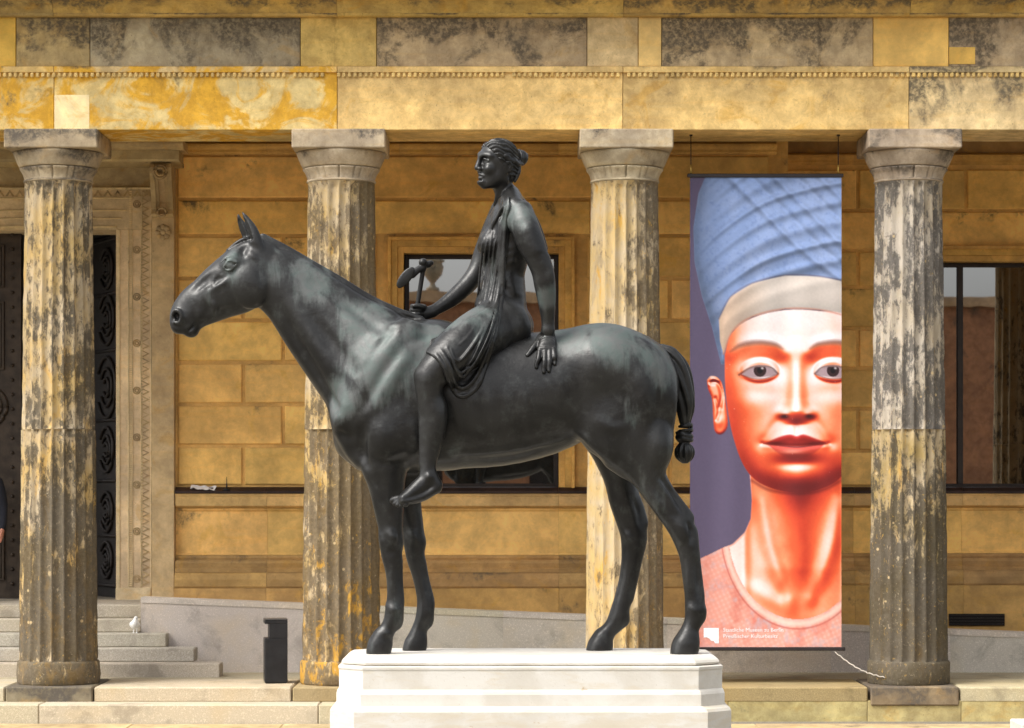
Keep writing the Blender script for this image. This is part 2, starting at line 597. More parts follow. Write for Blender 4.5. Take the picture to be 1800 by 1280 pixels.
    M([(700, 925), (703, 945), (700, 968)], 4, 2.5, .02, 'sub', **one)
    M([(680, 965), (688, 972), (697, 968)], 4, 2, .02, 'sub', **one)
    M([(699, 985), (701.5, 1020), (702, 1056)], 3.2, 3, .012, 'sub', **one)
    M([(686, 985), (689, 1020), (688, 1056)], 6, 2, .02, **one)
    M([(684, 1064), (692, 1072), (700, 1070)], 7, 2.5, .02, **one)
    M([(672, 1112), (682, 1114), (690, 1116)], 4, 2, .015, **one)
    M([(1162, 838), (1184, 872), (1204, 902)], 5, 5, .03, 'sub', **one)
    M([(1132, 852), (1152, 882), (1172, 912)], 9, 2.5, .03, **one)
    M([(1190, 915), (1200, 930), (1204, 950)], 8, 3, .025, **one)
    M([(1210, 918), (1214, 935), (1215, 955)], 4, 3, .02, 'sub', **one)
    M([(1186, 950), (1196, 962), (1206, 962)], 4, 2, .02, 'sub', **one)
    M([(1224, 985), (1226, 1020), (1230, 1055)], 3.5, 3, .012, 'sub', **one)
    M([(1208, 985), (1210, 1020), (1213, 1050)], 6, 2, .02, **one)
    M([(1213, 1066), (1222, 1074), (1232, 1070)], 7, 2.5, .02, **one)
    M([(1112, 868), (1122, 900), (1126, 930)], 4, 4, .02, 'sub', **one)
    M([(1098, 930), (1106, 945), (1108, 962)], 7, 3, .02, **one)
    M([(1119, 985), (1112, 1020), (1101, 1060)], 3, 3, .012, 'sub', **one)
    M([(741, 985), (748, 1020), (756, 1056)], 3, 3, .012, 'sub', **one)
    M([(724, 932), (730, 946), (731, 960)], 7, 3, .02, **one)
    F.blur(1)
    # head
    C([(455, 462, 0, 42, 26), (443, 477, 0, 55, 33), (419, 496, 0, 55, 34), (394, 510, 0, 49, 31), (372, 524, 0, 43, 26), (348, 538, 0, 38, 21.5), (333, 551, 0, 33, 21), (324, 560, 0, 26, 22)], .012, sub=6)
    E(336, 582, 0, (14, 15, 12), .025)
    E(312, 574, 0, (11, 17, 13), .03)
    E(1152, 785, -58, (30, 34, 48), .05); E(1152, 785, 58, (30, 34, 48), .05)
    for sy in (-1, 1):
        E(408, 458, sy * 26, (18, 12, 12), .04, ang=35)                              # orbital arch
    F.blur(1)
    for sy in (-1, 1):
        E(438, 500, sy * 19, (38, 22, 44), .008, ang=25)                             # cheek disc
    base = F.D.copy()
    M([(412, 486), (396, 496), (380, 506), (364, 514)], 5, 3.0, .02)                  # facial crest
    M([(396, 480), (378, 492), (356, 508)], 7, 3.0, .025, 'sub')
    M([(372, 480), (356, 494), (338, 508)], 9, 2.2, .03, 'sub')
    M([(420, 545), (396, 548), (370, 556)], 8, 3.5, .03, 'sub')
    M([(372, 528), (378, 538), (376, 550)], 6, 3.0, .02)
    M([(360, 530), (366, 544), (360, 556)], 5, 3.0, .02, 'sub')
    M([(346, 540), (352, 552), (346, 562)], 6, 2.5, .02)
    M([(430, 430), (428, 440), (424, 448)], 8, 4, .03, 'sub')
    M([(436, 446), (446, 452), (452, 458)], 6, 2.5, .02)
    M([(300, 560), (312, 574), (328, 572)], 5, 2.5, .02, 'sub')
    M([(452, 470), (460, 490), (461, 512)], 5, 2.5, .02, 'sub')
    M([(314, 591), (322, 588), (332, 580), (342, 570), (348, 563)], 3.4, 6, .005, 'sub')        # mouth
    M([(318, 584), (330, 575), (342, 564)], 3.5, 2.4, .012)
    M([(376, 484), (374.5, 496), (374, 508), (380, 517)], 1.4, 2.6, .004)             # veins
    M([(375, 498), (362, 504), (347, 515)], 1.3, 2.4, .004)
    M([(399, 478), (392, 484), (384, 486)], 2.0, 2.0, .006)
    F.blur(1)
    ex, ez = S1(405, 467)[0], S1(405, 467)[2]
    ed = -(F.front(ex, ez) - DS) * SS
    for sy in (-1, 1):
        E(404.5, 467, sy * (ed + 1), (10, 5.5, 7.5), .010, 'sub', ang=30)
        E(404.5, 467, sy * (ed - 4.2), (8.6, 7.8, 7.4), .003)                            # eyeball
        C([(393, 470, sy * (ed - .5), 2.0), (402, 458.5, sy * (ed + 1.6), 2.6), (416, 461, sy * (ed + .5), 2.2)], .006)   # upper lid
        C([(388, 462, sy * (ed - 1.5), 1.5), (401, 451, sy * (ed - 1), 1.8), (416, 454, sy * (ed - 1), 1.5)], .006)
        C([(393, 471, sy * (ed - 1.5), 1.6), (403, 476, sy * (ed + .3), 2.0), (416, 465, sy * ed, 1.7)], .006)
        E(310, 556, sy * 21, (6, 11, 9.5), .010, 'sub', ang=20)                       # nostril
        C([(303, 552, sy * 16, 2.4), (308, 545.5, sy * 20, 3), (316, 548, sy * 22.5, 3), (319, 558, sy * 22, 2.6), (314, 568, sy * 20, 2.4), (306, 567, sy * 17, 2)], .02)
        # ears
        o = -12 if sy < 0 else 13
        if sy < 0:
            C([(456, 441, -17, 11, 9), (450, 424, -17, 11.5, 9), (443, 404, -16, 9.5, 7), (434, 386, -14, 5.5, 4.5), (427, 374, -13, 1.8, 1.8)], .012)
            C([(440, 420, -23, 4, 6), (435, 404, -22, 4.2, 5), (430, 388, -18, 2.5, 3.2)], .006, 'sub')
        else:
            C([(444, 436, 17, 11, 9), (437, 418, 17, 10, 9), (428, 400, 16, 8, 7), (421.5, 387, 14, 4.5, 4.5), (418.7, 377, 13, 1.6, 1.8)], .012)
            C([(428, 415, 9, 4, 5), (423, 398, 9, 3.6, 4.5), (420, 387, 10, 2, 3)], .006, 'sub')
    # roached mane: a low ridge from the poll to the withers, and the forelock
    C([(462, 417, 0, 7, 4), (505, 438, 0, 6, 4.5), (541, 459, 0, 6, 4.5), (600, 493, 0, 6, 5), (650, 524, 0, 6, 5), (700, 547, 0, 6, 6), (740, 560, 0, 5, 7)], .025)
    for q in range(5):
        o = -7 + 3.5 * q
        C([(444, 422, o * .6, 3.2), (430, 420, o, 3.0), (414, 428, o * 1.2, 2.6), (398, 440, o * 1.1, 1.2)], .006)
    # flat soles
    k = int((PED_Z - .002 - float(F.lo[2])) / float(F.h))
    F.D[:, :, :max(k, 1)] = .5
    z = F.ax[2][None, None, :]
    sl = (slice(None), slice(None), slice(0, 30))
    F.D[sl] = np.maximum(F.D[sl], (PED_Z - .002) - z[:, :, :30])
    return F


def HF(F, px, py, off, w, sy):
    """a hoof: sloping wall, flat sole"""
    r = [(px + 1, py - 8, off, w * .80, w * .80), (px - 4, py + 8, off, w * 1.0, w * .95), (px - 7, py + 22, off, w * 1.08, w * 1.02)]
    F.chain(ST(r), .008, sub=1)
    F.chain(ST([(px + w * .55, py - 2, off - 5, 6.5), (px + w * .62, py + 10, off - 5, 6.5)]), .02, sub=1)
    F.chain(ST([(px + w * .55, py - 2, off + 5, 6.5), (px + w * .62, py + 10, off + 5, 6.5)]), .02, sub=1)


def make_tail():
    F = Field(S1(1140, 830, -42), S1(1236, 585, 42), .0065)
    axis = [(1160, 611, 8), (1177, 622, 14), (1192, 645, 18), (1201, 680, 18), (1205, 715, 16), (1204, 742, 10)]
    n = 11
    F.chain(ST([(x, y, 0, r * .85) for x, y, r in axis]), .01)
    for i in range(n):
        rows = []
        for j, (x, y, r) in enumerate(axis):
            a = 2 * math.pi * i / n + .22 * j + .25 * math.sin(i * 2.3 + j)
            nx, ny = (.8, -.6) if j < 2 else (1, -.1)
            rows.append((x + nx * math.cos(a) * r * .8, y + ny * math.cos(a) * r * .8, math.sin(a) * r * .8, max(2.2, r * .30)))
        F.chain(ST(rows), .006)
    # the tied end: two wraps, a bound knob and the club below it
    for y, r in ((748, 10.5), (756, 11)):
        rows = [(1205 + math.cos(t) * r, y + 2.5 * math.sin(t * .5 + .6), math.sin(t) * r, 2.8) for t in np.linspace(0, 2 * math.pi, 13)]
        F.chain(ST(rows), .010, sub=1)
    F.ell(S1(1203, 769, 0), (u(15), u(14), u(12)), .01)
    for y in (764, 772):
        rows = [(1203 + math.cos(t) * 13.5, y + 3 * math.cos(t), math.sin(t) * 12, 2.8) for t in np.linspace(0, 2 * math.pi, 13)]
        F.chain(ST(rows), .010, sub=1)
    F.ell(S1(1203, 795, 0), (u(14), u(13), u(15)), .006)
    for i in range(9):
        a = 2 * math.pi * i / 9
        rows = [(1203 + math.cos(a) * 6, 780, math.sin(a) * 6, 3.6), (1203 + math.cos(a) * 14, 791, math.sin(a) * 13, 4.2), (1203 + math.cos(a) * 13, 803, math.sin(a) * 12, 4), (1204 + math.cos(a) * 4, 812, math.sin(a) * 4, 3)]
        F.chain(ST(rows), .004)
    return F


# ------------------------------------------------------------------ the bronze: rider
HEAD_YAW = math.radians(27)
HC = (878.0, 289.0, -8.0)


def HL(a, b, c):
    """head coordinates (forward, left, up; photo pixels) -> photo pixels + depth"""
    cy, sn = math.cos(HEAD_YAW), math.sin(HEAD_YAW)
    return (HC[0] - a * cy + b * sn, HC[1] - c, HC[2] - a * sn - b * cy)


def make_rider(HORSE):
    F = Field(S1(672, 906, -168), S1(1000, 234, 168), .0056)
    C = lambda rows, k=.02, mode='add', sub=3: F.chain(ST(rows), k, mode, sub)
    def E(px, py, dy, r, k=.03, mode='add', ang=0, yaw=0):
        F.ell(S1(px, py, dy), [u(q) for q in r], k, mode, math.radians(ang), math.radians(yaw))
    # trunk, leaning slightly, chest to the left
    C([(884, 572, 0, 45, 58), (884, 548, 0, 44, 60), (887, 512, 0, 39, 52), (889, 478, 0, 35.5, 46), (893, 445, 0, 39, 50), (896, 415, 0, 42, 54), (901, 388, 0, 36, 56), (905, 368, 0, 25, 50)], .02)
    C([(904, 363, -56, 17, 16), (900, 350, -28, 17, 15), (896, 344, 0, 19, 17), (890, 351, 28, 17, 15), (884, 364, 56, 16, 16)], .03)     # shoulder girdle
    E(893, 574, -34, (42, 34, 40), .05); E(897, 574, 34, (42, 34, 40), .05)           # seat
    for sy in (-1, 1):
        E(862 + (-2 if sy > 0 else 3), 428, sy * 27 - 3, (19, 20, 19), .035)           # breast
        C([(903 + sy * 2, 395, sy * 34, 18, 12), (915, 425, sy * 36, 14, 12), (915, 470, sy * 26, 8, 10)], .05)
        C([(858, 500, sy * 12, 6, 9), (846, 535, sy * 14, 6, 9)], .04)
    C([(929, 440, 0, 4, 4), (926, 500, 0, 5, 5), (924, 540, 0, 4, 4)], .05, 'sub')     # furrow of the back
    C([(880, 500, -52, 5, 4), (898, 520, -55, 5, 4), (915, 528, -48, 4, 4)], .05, 'sub')
    for q in range(3):
        C([(905 - q, 432 + 13 * q, -48, 2.5), (888 - q, 440 + 13 * q, -47, 2.5), (874, 448 + 12 * q, -38, 2)], .03)
    F.blur(3)
    # thighs and lower legs
    for sy in (-1, 1):
        q = lambda d: sy * d
        C([(880, 575, q(36), 46, 34), (850, 588, q(66), 44, 34), (818, 606, q(92), 39, 32), (786, 632, q(109), 33, 30), (760, 658, q(115), 28.5, 27), (754, 676, q(116), 25, 25),
           (755, 700, q(115), 22.5, 23), (760, 728, q(114), 23, 23), (760, 758, q(114), 22, 21), (756, 790, q(114), 17.5, 16), (753, 815, q(115), 14, 13), (752, 835, q(116), 14.5, 12.5)], .03, sub=7)
        E(742, 660, q(118), (14, 15, 16), .02)                                          # kneecap
        C([(742, 680, q(118), 6, 8), (741, 720, q(120), 4, 5), (742, 780, q(119), 4, 4), (742, 815, q(117), 4, 4)], .03)    # shin
        E(772, 728, q(114), (13, 17, 30), .03, ang=-4)                                  # calf
        E(754, 838, q(128), (6, 5, 7), .012)                                             # ankle bone
        # foot: heel, instep, ball and five toes
        C([(757, 838, q(116), 13, 12), (742, 852, q(117), 15, 14), (724, 866, q(119), 12.5, 17), (709, 875, q(121), 8.5, 20)], .015)
        C([(757, 840, q(116), 11, 11), (766, 851, q(116), 11.5, 11), (768, 857, q(116), 9.5, 10)], .015)
        C([(766, 860, q(117), 8, 10), (744, 873, q(119), 8, 12), (722, 880, q(122), 7, 17), (708, 882, q(123), 6, 19)], .015)
    F.blur(1)
    TR = Field.__new__(Field); TR.lo, TR.h, TR.n, TR.ax, TR.D = F.lo, F.h, F.n, F.ax, F.D.copy()
    # near arm: down beside the trunk, hand flat on the horse
    C([(916, 374, -60, 22, 22), (921, 394, -72, 24.5, 24), (932, 424, -80, 24.5, 22), (945, 455, -83, 20.5, 19), (953, 478, -82, 18.5, 17), (958, 503, -79, 18.5, 17.5), (961, 530, -74, 15.5, 15), (963, 560, -68, 12, 11), (963.5, 582, -68, 11, 9.5)], .02)
    E(913, 386, -62, (22, 22, 28), .02)
    C([(961, 455, -88, 5), (967, 480, -88, 6.5), (966, 500, -84, 5)], .03)
    C([(930, 405, -95, 6, 5), (940, 440, -96, 6, 5)], .05)
    # far arm with the axe
    C([(884, 372, 58, 23, 23), (868, 405, 70, 21, 20), (850, 445, 76, 18, 18), (840, 474, 74, 17, 17), (824, 498, 66, 16.5, 16), (800, 521, 54, 15, 15), (776, 538, 42, 11.5, 12), (759, 548, 34, 10.5, 10)], .02)
    C([(760, 548, 34, 10.5, 10), (748, 551, 29, 12, 10), (738, 552, 26, 12, 9)], .012)
    # neck and head
    C([(899, 362, 0, 24, 22), (891, 345, -3, 19.5, 18), (884, 328, -6, 17.5, 17), (882, 312, -8, 18, 18)], .02)
    C([(871, 360, -4, 5, 4), (878, 338, -16, 4.5, 4.5), (890, 318, -24, 4, 4)], .02)
    def CH(rows, k=.006, mode='add', sub=3):
        C([HL(*r[:3]) + tuple(r[3:]) for r in rows], k, mode, sub)
    def EH(c, r, k=.006, mode='add'):
        E(*HL(*c), r, k, mode, 0, math.degrees(HEAD_YAW))
    EH((1, 0, 8), (36, 30, 35))
    EH((11, 0, -9), (26, 22, 31), .02)
    CH([(-1, -21, -4, 6.5), (5, -18, -19, 7), (20, -10.5, -32, 6.2), (31, 0, -37, 6.2), (20, 10.5, -32, 6.2), (5, 18, -19, 7), (-1, 21, -4, 6.5)], .06)
    EH((17, 0, -17), (19, 17, 19), .03)
    F.blur(2)
    for sy in (-1, 1):
        q = lambda d: sy * d
        toes = [(103.5, 688, 880, 6.4), (112, 692, 885.5, 5.2), (120, 697, 888, 5), (128, 703, 889, 4.7), (135.5, 710, 888, 4.4)]
        for d, tx, ty, r in toes:
            C([(712, 877, q(d * .55 + 54), r * 1.1), ((tx + 712) / 2, (ty + 877) / 2 - 1.5, q(d * .8 + 24), r), (tx + 4, ty - 1, q(d), r * .95), (tx + 2, ty, q(d), r * .8)], .006, sub=2)
    def hy(px, py):                                       # depth of the horse's flank there, photo pixels
        x, _, z = S1(px, py)
        y = HORSE.front(x, z)
        return -92.0 if y is None else (y - DS) * SS
    p = lambda x, y, lift: (x, y, hy(x, y) - lift)
    C([(963, 580, -68, 11, 9), p(962, 594, 8) + (14.5, 8), p(962, 606, 7) + (16.5, 7), p(961, 617, 7) + (16, 6.5)], .012)
    for kx, mx, tx, ty, r in ((950, 946.5, 943, 646, 4.6), (958.5, 957.5, 956, 654, 4.9), (966, 966.5, 965, 652, 4.6), (973, 975, 975, 640, 4.1)):
        my = 616 + (ty - 616) * .52
        C([p(kx, 611, 9) + (r * 1.1,), p((kx + mx) / 2, 620, 9.5) + (r * 1.05,), p(mx, my, 8) + (r,), p(tx, ty - 6, 4) + (r * .9,), p(tx, ty, 3) + (r * .78,)], .005, sub=2)
        E(*p(kx, 613, 12), (r * .9, r * .7, r * .9), .01)
    C([p(951, 592, 9) + (6.5,), p(943, 604, 9) + (6,), p(934, 616, 6) + (5,), p(927, 625, 3.5) + (3.8,)], .01, sub=2)
    # axis of the shaft
    for i, (yy, ro) in enumerate(((538.5, 4.4), (545.5, 4.7), (552.5, 4.7), (559, 4.2))):
        ax_x = 732 + (545 - yy) * .14
        rows = [(746, yy + 1, 24, ro)]
        for t in np.linspace(-.6, 3.6, 8):
            rows.append((ax_x + 1 + 9.5 * math.cos(t), yy, 24 - 9.5 * math.sin(t), ro))
        C(rows, .004, sub=1)
    C([(744, 541, 17, 5), (736, 538, 12, 4.8), (728, 538, 11, 4.2)], .008, sub=2)
    CH([(35, 0, 17, 5), (38.5, 0, 9, 4.3), (42, 0, 1, 4.2), (44.5, 0, -6, 4.6)], .012)     # nose
    for s in (-1, 1):
        EH((40.5, s * 4.6, -8), (5, 3.8, 3.6), .008)
        CH([(35, s * 3, 14, 3.6), (34.5, s * 10, 17, 3.4), (28, s * 20, 15, 3.2)], .03)     # brow
        EH((36, s * 11, 7.5), (7.5, 8.5, 6), .010, 'sub')
        EH((29.6, s * 11.5, 6.4), (5.2, 5.8, 4.8), .003)
        CH([(33.5, s * 5.5, 6, 1.2), (36, s * 11, 10.2, 1.6), (30.5, s * 18, 6.5, 1.3)], .004, sub=2)
        CH([(33.5, s * 5.5, 5.5, 1.1), (34.6, s * 11, 2.8, 1.2), (30.5, s * 18, 5.5, 1.1)], .004, sub=2)
        EH((28, s * 15, -8), (9, 8, 9), .02)                                                 # cheek
        CH([(39.2, s * 1.2, -17.2, 2.5), (37.4, s * 5, -18.4, 2.1), (34.5, s * 9.5, -20, 1.3)], .006, sub=2)
        CH([(38.4, s * 1.2, -23.5, 2.8), (36.6, s * 5, -23.2, 2.3), (34.5, s * 9, -21, 1.2)], .006, sub=2)
        CH([(43, s * 5, -12, 1.3), (44, s * 4, -12, 1.3)], .004, 'sub', 1)
        # ear
        CH([(0, s * 26.5, -14, 3.4), (3, s * 28, -7, 2.6), (2, s * 30.5, 2, 2.6), (-4, s * 32, 4, 2.6), (-7, s * 31, -3, 2.4), (-4, s * 28.5, -12, 2.8)], .004, sub=2)
        EH((-2, s * 27, -5), (5, 4, 8), .006)
    CH([(41, -5, -20.7, .9), (41, 0, -20.3, 1.1), (41, 5, -20.7, .9)], .004, 'sub', 1)
    EH((36, 0, -31), (7, 9, 7), .014)
    CH([(39, -6, -27.6, 1.6), (40, 0, -28, 1.8), (39, 6, -27.6, 1.6)], .008, 'sub', 1)
    return F, TR


def make_hair():
    F = Field(S1(824, 352, -80), S1(948, 234, 64), .0046)
    C = lambda rows, k=.006, mode='add', sub=3: F.chain(ST(rows), k, mode, sub)
    F.ell(S1(*HL(1.5, 0, 8)), [u(37), u(33), u(36.5)], .01, 'add', 0, HEAD_YAW)
    F.ell(S1(*HL(-17, 0, -8)), [u(15), u(23), u(24)], .03, 'add', 0, HEAD_YAW)
    X, Y, Z = F.grid((slice(None),) * 3)
    c = S1(*HC)
    cy, sn = math.cos(HEAD_YAW), math.sin(HEAD_YAW)
    a = (-(X - f4(c[0])) * f4(cy) - (Y - f4(c[1])) * f4(sn)) * f4(SS)
    b = ((X - f4(c[0])) * f4(sn) - (Y - f4(c[1])) * f4(cy)) * f4(SS)
    h = (Z - f4(c[2])) * f4(SS)
    # waved locks sweeping from the parting back to the bun
    th = np.arctan2(np.abs(b), h - 4)
    ph = th + a * f4(.013)
    wav = np.sin(ph * f4(2 * math.pi / .24) + f4(1.5) * np.sin(a * f4(.30) + th * f4(3.0)))
    fine = np.sin(ph * f4(2 * math.pi / .13) + f4(2.2) * np.sin(a * f4(.30) + th * f4(3.0)))
    part = np.exp(-(b / f4(2.2)) ** 2) * (h > 10)
    F.D = F.D - ((f4(1.7) * wav + f4(.6) * fine - f4(2.2) * part) / f4(SS)).astype(f4)
    # hair line: parting on the forehead, down over the temple to the ear, then the nape
    line = (a * f4(.80) - h * f4(.60) - (f4(6.0) + f4(.13) * np.abs(b) - f4(.0005) * b * b) + f4(1.0) * wav) / f4(SS)
    k = f4(.012)
    hh = np.maximum(k - np.abs(F.D - line), 0) / k
    F.D = (np.maximum(F.D, line) + hh * hh * (k * f4(.25))).astype(f4)
    for sd in (-1, 1):
        for i in range(2):                                                   # rolled strands over the ear to the nape
            rows = []
            for t in np.linspace(0, 1, 8):
                aa = 6 - 6 * i - t * 36
                bb = 32.5 - 14 * t * t - i
                cc = 14 - 5 * i - t * 10 + 1.6 * math.sin(t * 13 + i * 2)
                rows.append(HL(aa, sd * bb, cc) + (3.0,))
            C(rows, .006, sub=2)
    for i in range(7):                                                       # nape locks
        b_ = -18 + 6 * i
        C([HL(-31, b_ * .8, 4) + (3.6,), HL(-29, b_, -14) + (3.6,), HL(-22 + (i % 2) * 3, b_ * .9, -30) + (2.6,)], .004, sub=2)
    # bun
    F.ell(S1(*HL(-42, 2, 11)), [u(11.5), u(13), u(14)], .008, 'add', 0, HEAD_YAW)
    for i in range(5):
        rows = []
        for t in np.linspace(0, 2 * math.pi, 14):
            r = 13.5 - .4 * i
            rows.append(HL(-36 - 3.4 * i - 1.5 * math.sin(t + i), 2 + r * math.cos(t + i) * (1 - .10 * i), 11 + r * math.sin(t + i) * (1 - .10 * i)) + (2.5,))
        C(rows, .003, sub=1)
    return F


def make_axe():
    F = Field(S1(690, 572, -10), S1(768, 452, 60), .0042)
    C = lambda rows, k=.004, mode='add', sub=1: F.chain(ST(rows), k, mode, sub)
    C([(729.5, 566, 24, 4.2), (745, 466, 24, 4.2)])
    C([(731, 556, 24, 4.8), (732, 549, 24, 4.8)])
    C([(743.6, 474, 24, 5.6), (745.5, 460, 24, 5.6)])
    F.ell(S1(743.5, 461.5, 22), (u(7.5), u(7.5), u(7.5)), .003)
    C([(743, 470, 23, 7, 6), (734, 475, 18, 6, 4.5), (724, 482, 13, 8, 2.5)], .006)          # blade neck
    C([(745, 467, 25, 6, 6), (753, 465, 30, 6.5, 6), (757, 463, 33, 5.5, 5.5)], .006)        # hammer side
    # half-moon blade, turned towards the viewer
    F.ell(S1(713, 488, 8), (u(23), u(2.6), u(10)), .004, 'add', math.radians(51), math.radians(0))
    return F


def make_drape(R0, HORSE):
    """cloth: an offset of the rider's trunk and thighs inside the outline of the dress, a swag over the horse's side, and folds"""
    F = Field(S1(732, 712, -168), S1(980, 330, 168), .0056)
    X, Y, Z = F.grid((slice(None),) * 3)
    x0, _, z0 = S1(0, 0)
    gx = F.ax[0]; gz = F.ax[2]
    pxs = 900 + gx.astype(float) * FPX / DS
    pys = HZ - (gz.astype(float) - EYE) * FPX / DS
    GX, GZ = np.meshgrid(pxs, pys, indexing='ij')
    body = [(876, 352), (886, 347), (896, 352), (894, 372), (890, 405), (887, 440), (886, 470), (885, 500), (880, 532), (874, 566), (868, 596), (852, 634), (812, 655), (772, 640),
            (748, 618), (770, 590), (795, 560), (826, 530), (838, 500), (842, 470), (836, 440), (846, 405), (858, 372)]
    swag = [(752, 626), (760, 600), (800, 585), (878, 535), (874, 566), (867, 602), (856, 636), (843, 674), (830, 689), (814, 697), (800, 691), (791, 674), (783, 650), (772, 634)]
    back = [(886, 347), (896, 343), (918, 350), (940, 376), (956, 410), (964, 440), (958, 442), (948, 414), (932, 384), (914, 362), (898, 355)]
    pb = poly_sd(GX, GZ, body) / SS
    ps = poly_sd(GX, GZ, swag) / SS
    # sample the rider's trunk + thighs on this grid
    def regrid(G):
        ix = np.clip(np.round((gx - G.lo[0]) / G.h).astype(int), 0, G.n[0] - 1)
        iy = np.clip(np.round((F.ax[1] - G.lo[1]) / G.h).astype(int), 0, G.n[1] - 1)
        iz = np.clip(np.round((gz - G.lo[2]) / G.h).astype(int), 0, G.n[2] - 1)
        return G.D[np.ix_(ix, iy, iz)]
    def regrid_lin(G):
        def lin(A, ax, g, o):
            t = (g - G.lo[o]) / G.h
            i = np.clip(np.floor(t).astype(int), 0, A.shape[ax] - 2); w_ = np.clip(t - i, 0, 1).astype(f4)
            sh = [1, 1, 1]; sh[ax] = -1
            return np.take(A, i, ax) * (1 - w_.reshape(sh)) + np.take(A, i + 1, ax) * w_.reshape(sh)
        return lin(lin(lin(G.D, 0, gx, 0), 1, F.ax[1], 1), 2, gz, 2)
    RB = regrid_lin(R0)
    HB = regrid_lin(HORSE)
    cover = np.minimum(RB, HB + f4(.03))
    d1 = np.maximum(RB - f4(.017), pb[:, None, :].astype(f4))
    d1 = np.maximum(d1, -(RB + f4(.03)))
    un = np.minimum(RB, HB)
    d2 = np.maximum(un - f4(.020), ps[:, None, :].astype(f4))
    d2 = np.maximum(d2, -(un + f4(.02)))
    F.D = np.minimum(np.minimum(d1, d2), F.D)
    class Un: pass
    UF = Field.__new__(Field); UF.lo, UF.h, UF.n, UF.ax, UF.D = F.lo, F.h, F.n, F.ax, np.minimum(np.minimum(RB, HB), F.D)
    def dep(px, py):
        x, _, z = S1(px, py)
        y = UF.front(x, z)
        return np.nan if y is None else (y - DS) * SS
    def fold(pts, r, lift=3.0, k=.012, mirror=False, mode='add'):
        P_ = catmull(np.array(pts, float), 4)
        dd = np.array([dep(a, b) for a, b in P_])
        ok = ~np.isnan(dd)
        P_, dd = P_[ok], dd[ok]
        if len(P_) < 3: return
        for _ in range(2): dd[1:-1] = (dd[:-2] + dd[1:-1] * 2 + dd[2:]) / 4
        n = len(P_)
        rows = []
        for i, (a, b) in enumerate(P_):
            t = i / (n - 1)
            rr = r * (.45 + .55 * math.sin(math.pi * min(1, max(0, t * .92 + .06))) ** .6)
            rows.append((a, b, dd[i] - lift * .38, rr, rr * 1.15))
        F.chain(ST(rows), k, mode, 1)
        if mirror:
            F.chain(ST([(a, b, -c, d, e) for a, b, c, d, e in rows]), k, mode, 1)
    # the long edge from the shoulder over the hip to the swag
    fold([(896, 352), (892, 375), (888, 405), (886, 440), (885, 480), (883, 515), (877, 552), (871, 585), (862, 620), (852, 648), (842, 675), (829, 690), (812, 697), (800, 691), (791, 674), (784, 652), (775, 634), (762, 624), (751, 622)], 4.2, 3.5)
    fold([(882, 352), (879, 380), (877, 412), (878, 450), (879, 490), (874, 525), (864, 556), (850, 590), (836, 622), (822, 645), (812, 655), (802, 650)], 3.4, 3.0)
    fold([(888, 365), (884, 395), (881, 430), (882, 470), (881, 505)], 3.2, 3)
    fold([(878, 530), (871, 566), (861, 602), (850, 634), (838, 660), (823, 678), (810, 682), (800, 672), (793, 650), (785, 630), (776, 616)], 3.6, 6)
    fold([(872, 545), (862, 580), (850, 608), (837, 632), (824, 651), (813, 662), (803, 652), (795, 632), (786, 612)], 3.2, 6)
    fold([(866, 540), (852, 572), (836, 600), (820, 622), (808, 634), (799, 630), (793, 615)], 3.0, 4)
    fold([(858, 535), (842, 565), (825, 590), (808, 606)], 2.4, 2)
    fold([(757, 612), (766, 622), (776, 640), (786, 662), (795, 680)], 3.0, 5)
    fold([(764, 604), (774, 616), (784, 634), (792, 654), (800, 674)], 2.6, 5)
    fold([(751, 622), (757, 614), (765, 604), (774, 590)], 2.6, 2)
    # fine folds over belly, breast and lap
    fold([(862, 375), (855, 398), (849, 420)], 2.6, 2)
    fold([(870, 370), (866, 395), (864, 412)], 2.2, 1.5)
    fold([(852, 452), (848, 480), (842, 505), (832, 530)], 2.8, 2)
    fold([(862, 455), (859, 482), (852, 510), (842, 535), (828, 556)], 2.6, 2)
    fold([(872, 470), (868, 500), (860, 530), (846, 558)], 2.4, 2)
    fold([(844, 470), (838, 500), (829, 528)], 2.4, 2)
    fold([(840, 555), (822, 572), (806, 590)], 2.0, 1)
    fold([(815, 560), (801, 570), (792, 583)], 2.0, 1.5)
    fold([(800, 575), (812, 578), (820, 584)], 1.6, 1)
    for q in range(6):                                     # thin parallel pleats over the trunk
        x_ = 846 + 7 * q
        fold([(x_ + 5 + q * .6, 408 + 5 * abs(q - 2)), (x_ + 1, 440), (x_ - 1, 470), (x_ - 3 - q * .5, 500), (x_ - 8 - q, 530 + 2 * q)], 2.3, 2.6, .006)
    fold([(886, 356), (878, 378), (868, 396), (858, 410)], 2.2, 2.4, .006)
    fold([(890, 362), (884, 386), (876, 404), (868, 420)], 2.2, 2.4, .006)
    fold([(850, 548), (826, 574), (802, 596), (782, 612)], 2.2, 2.0, .008)
    fold([(838, 540), (814, 562), (792, 584), (770, 602)], 2.0, 2.0, .008)
    fold([(890, 354), (880, 372), (868, 392), (854, 414)], 3.6, 4.2, .005)
    fold([(899, 352), (896, 366), (893, 390), (891, 420), (890, 450)], 4.0, 4.0, .005)
    fold([(885, 366), (876, 386), (864, 406)], 1.8, 3.0, .005, mode='sub')
    # furrows
    fold([(881, 520), (873, 560), (862, 596), (848, 630), (834, 652), (820, 668), (808, 668)], 2.2, 6.5, .01, mode='sub')
    fold([(868, 552), (855, 588), (842, 616), (828, 640), (814, 648), (804, 640)], 2.0, 6, .01, mode='sub')
    # strap over the back of the near shoulder
    bk = [(888, 350), (900, 346), (916, 351), (932, 366), (946, 390), (955, 414), (961, 436)]
    rows = [(a, b, -34 - 5 * i, 3.6, 3.6) for i, (a, b) in enumerate(bk)]
    rows = []
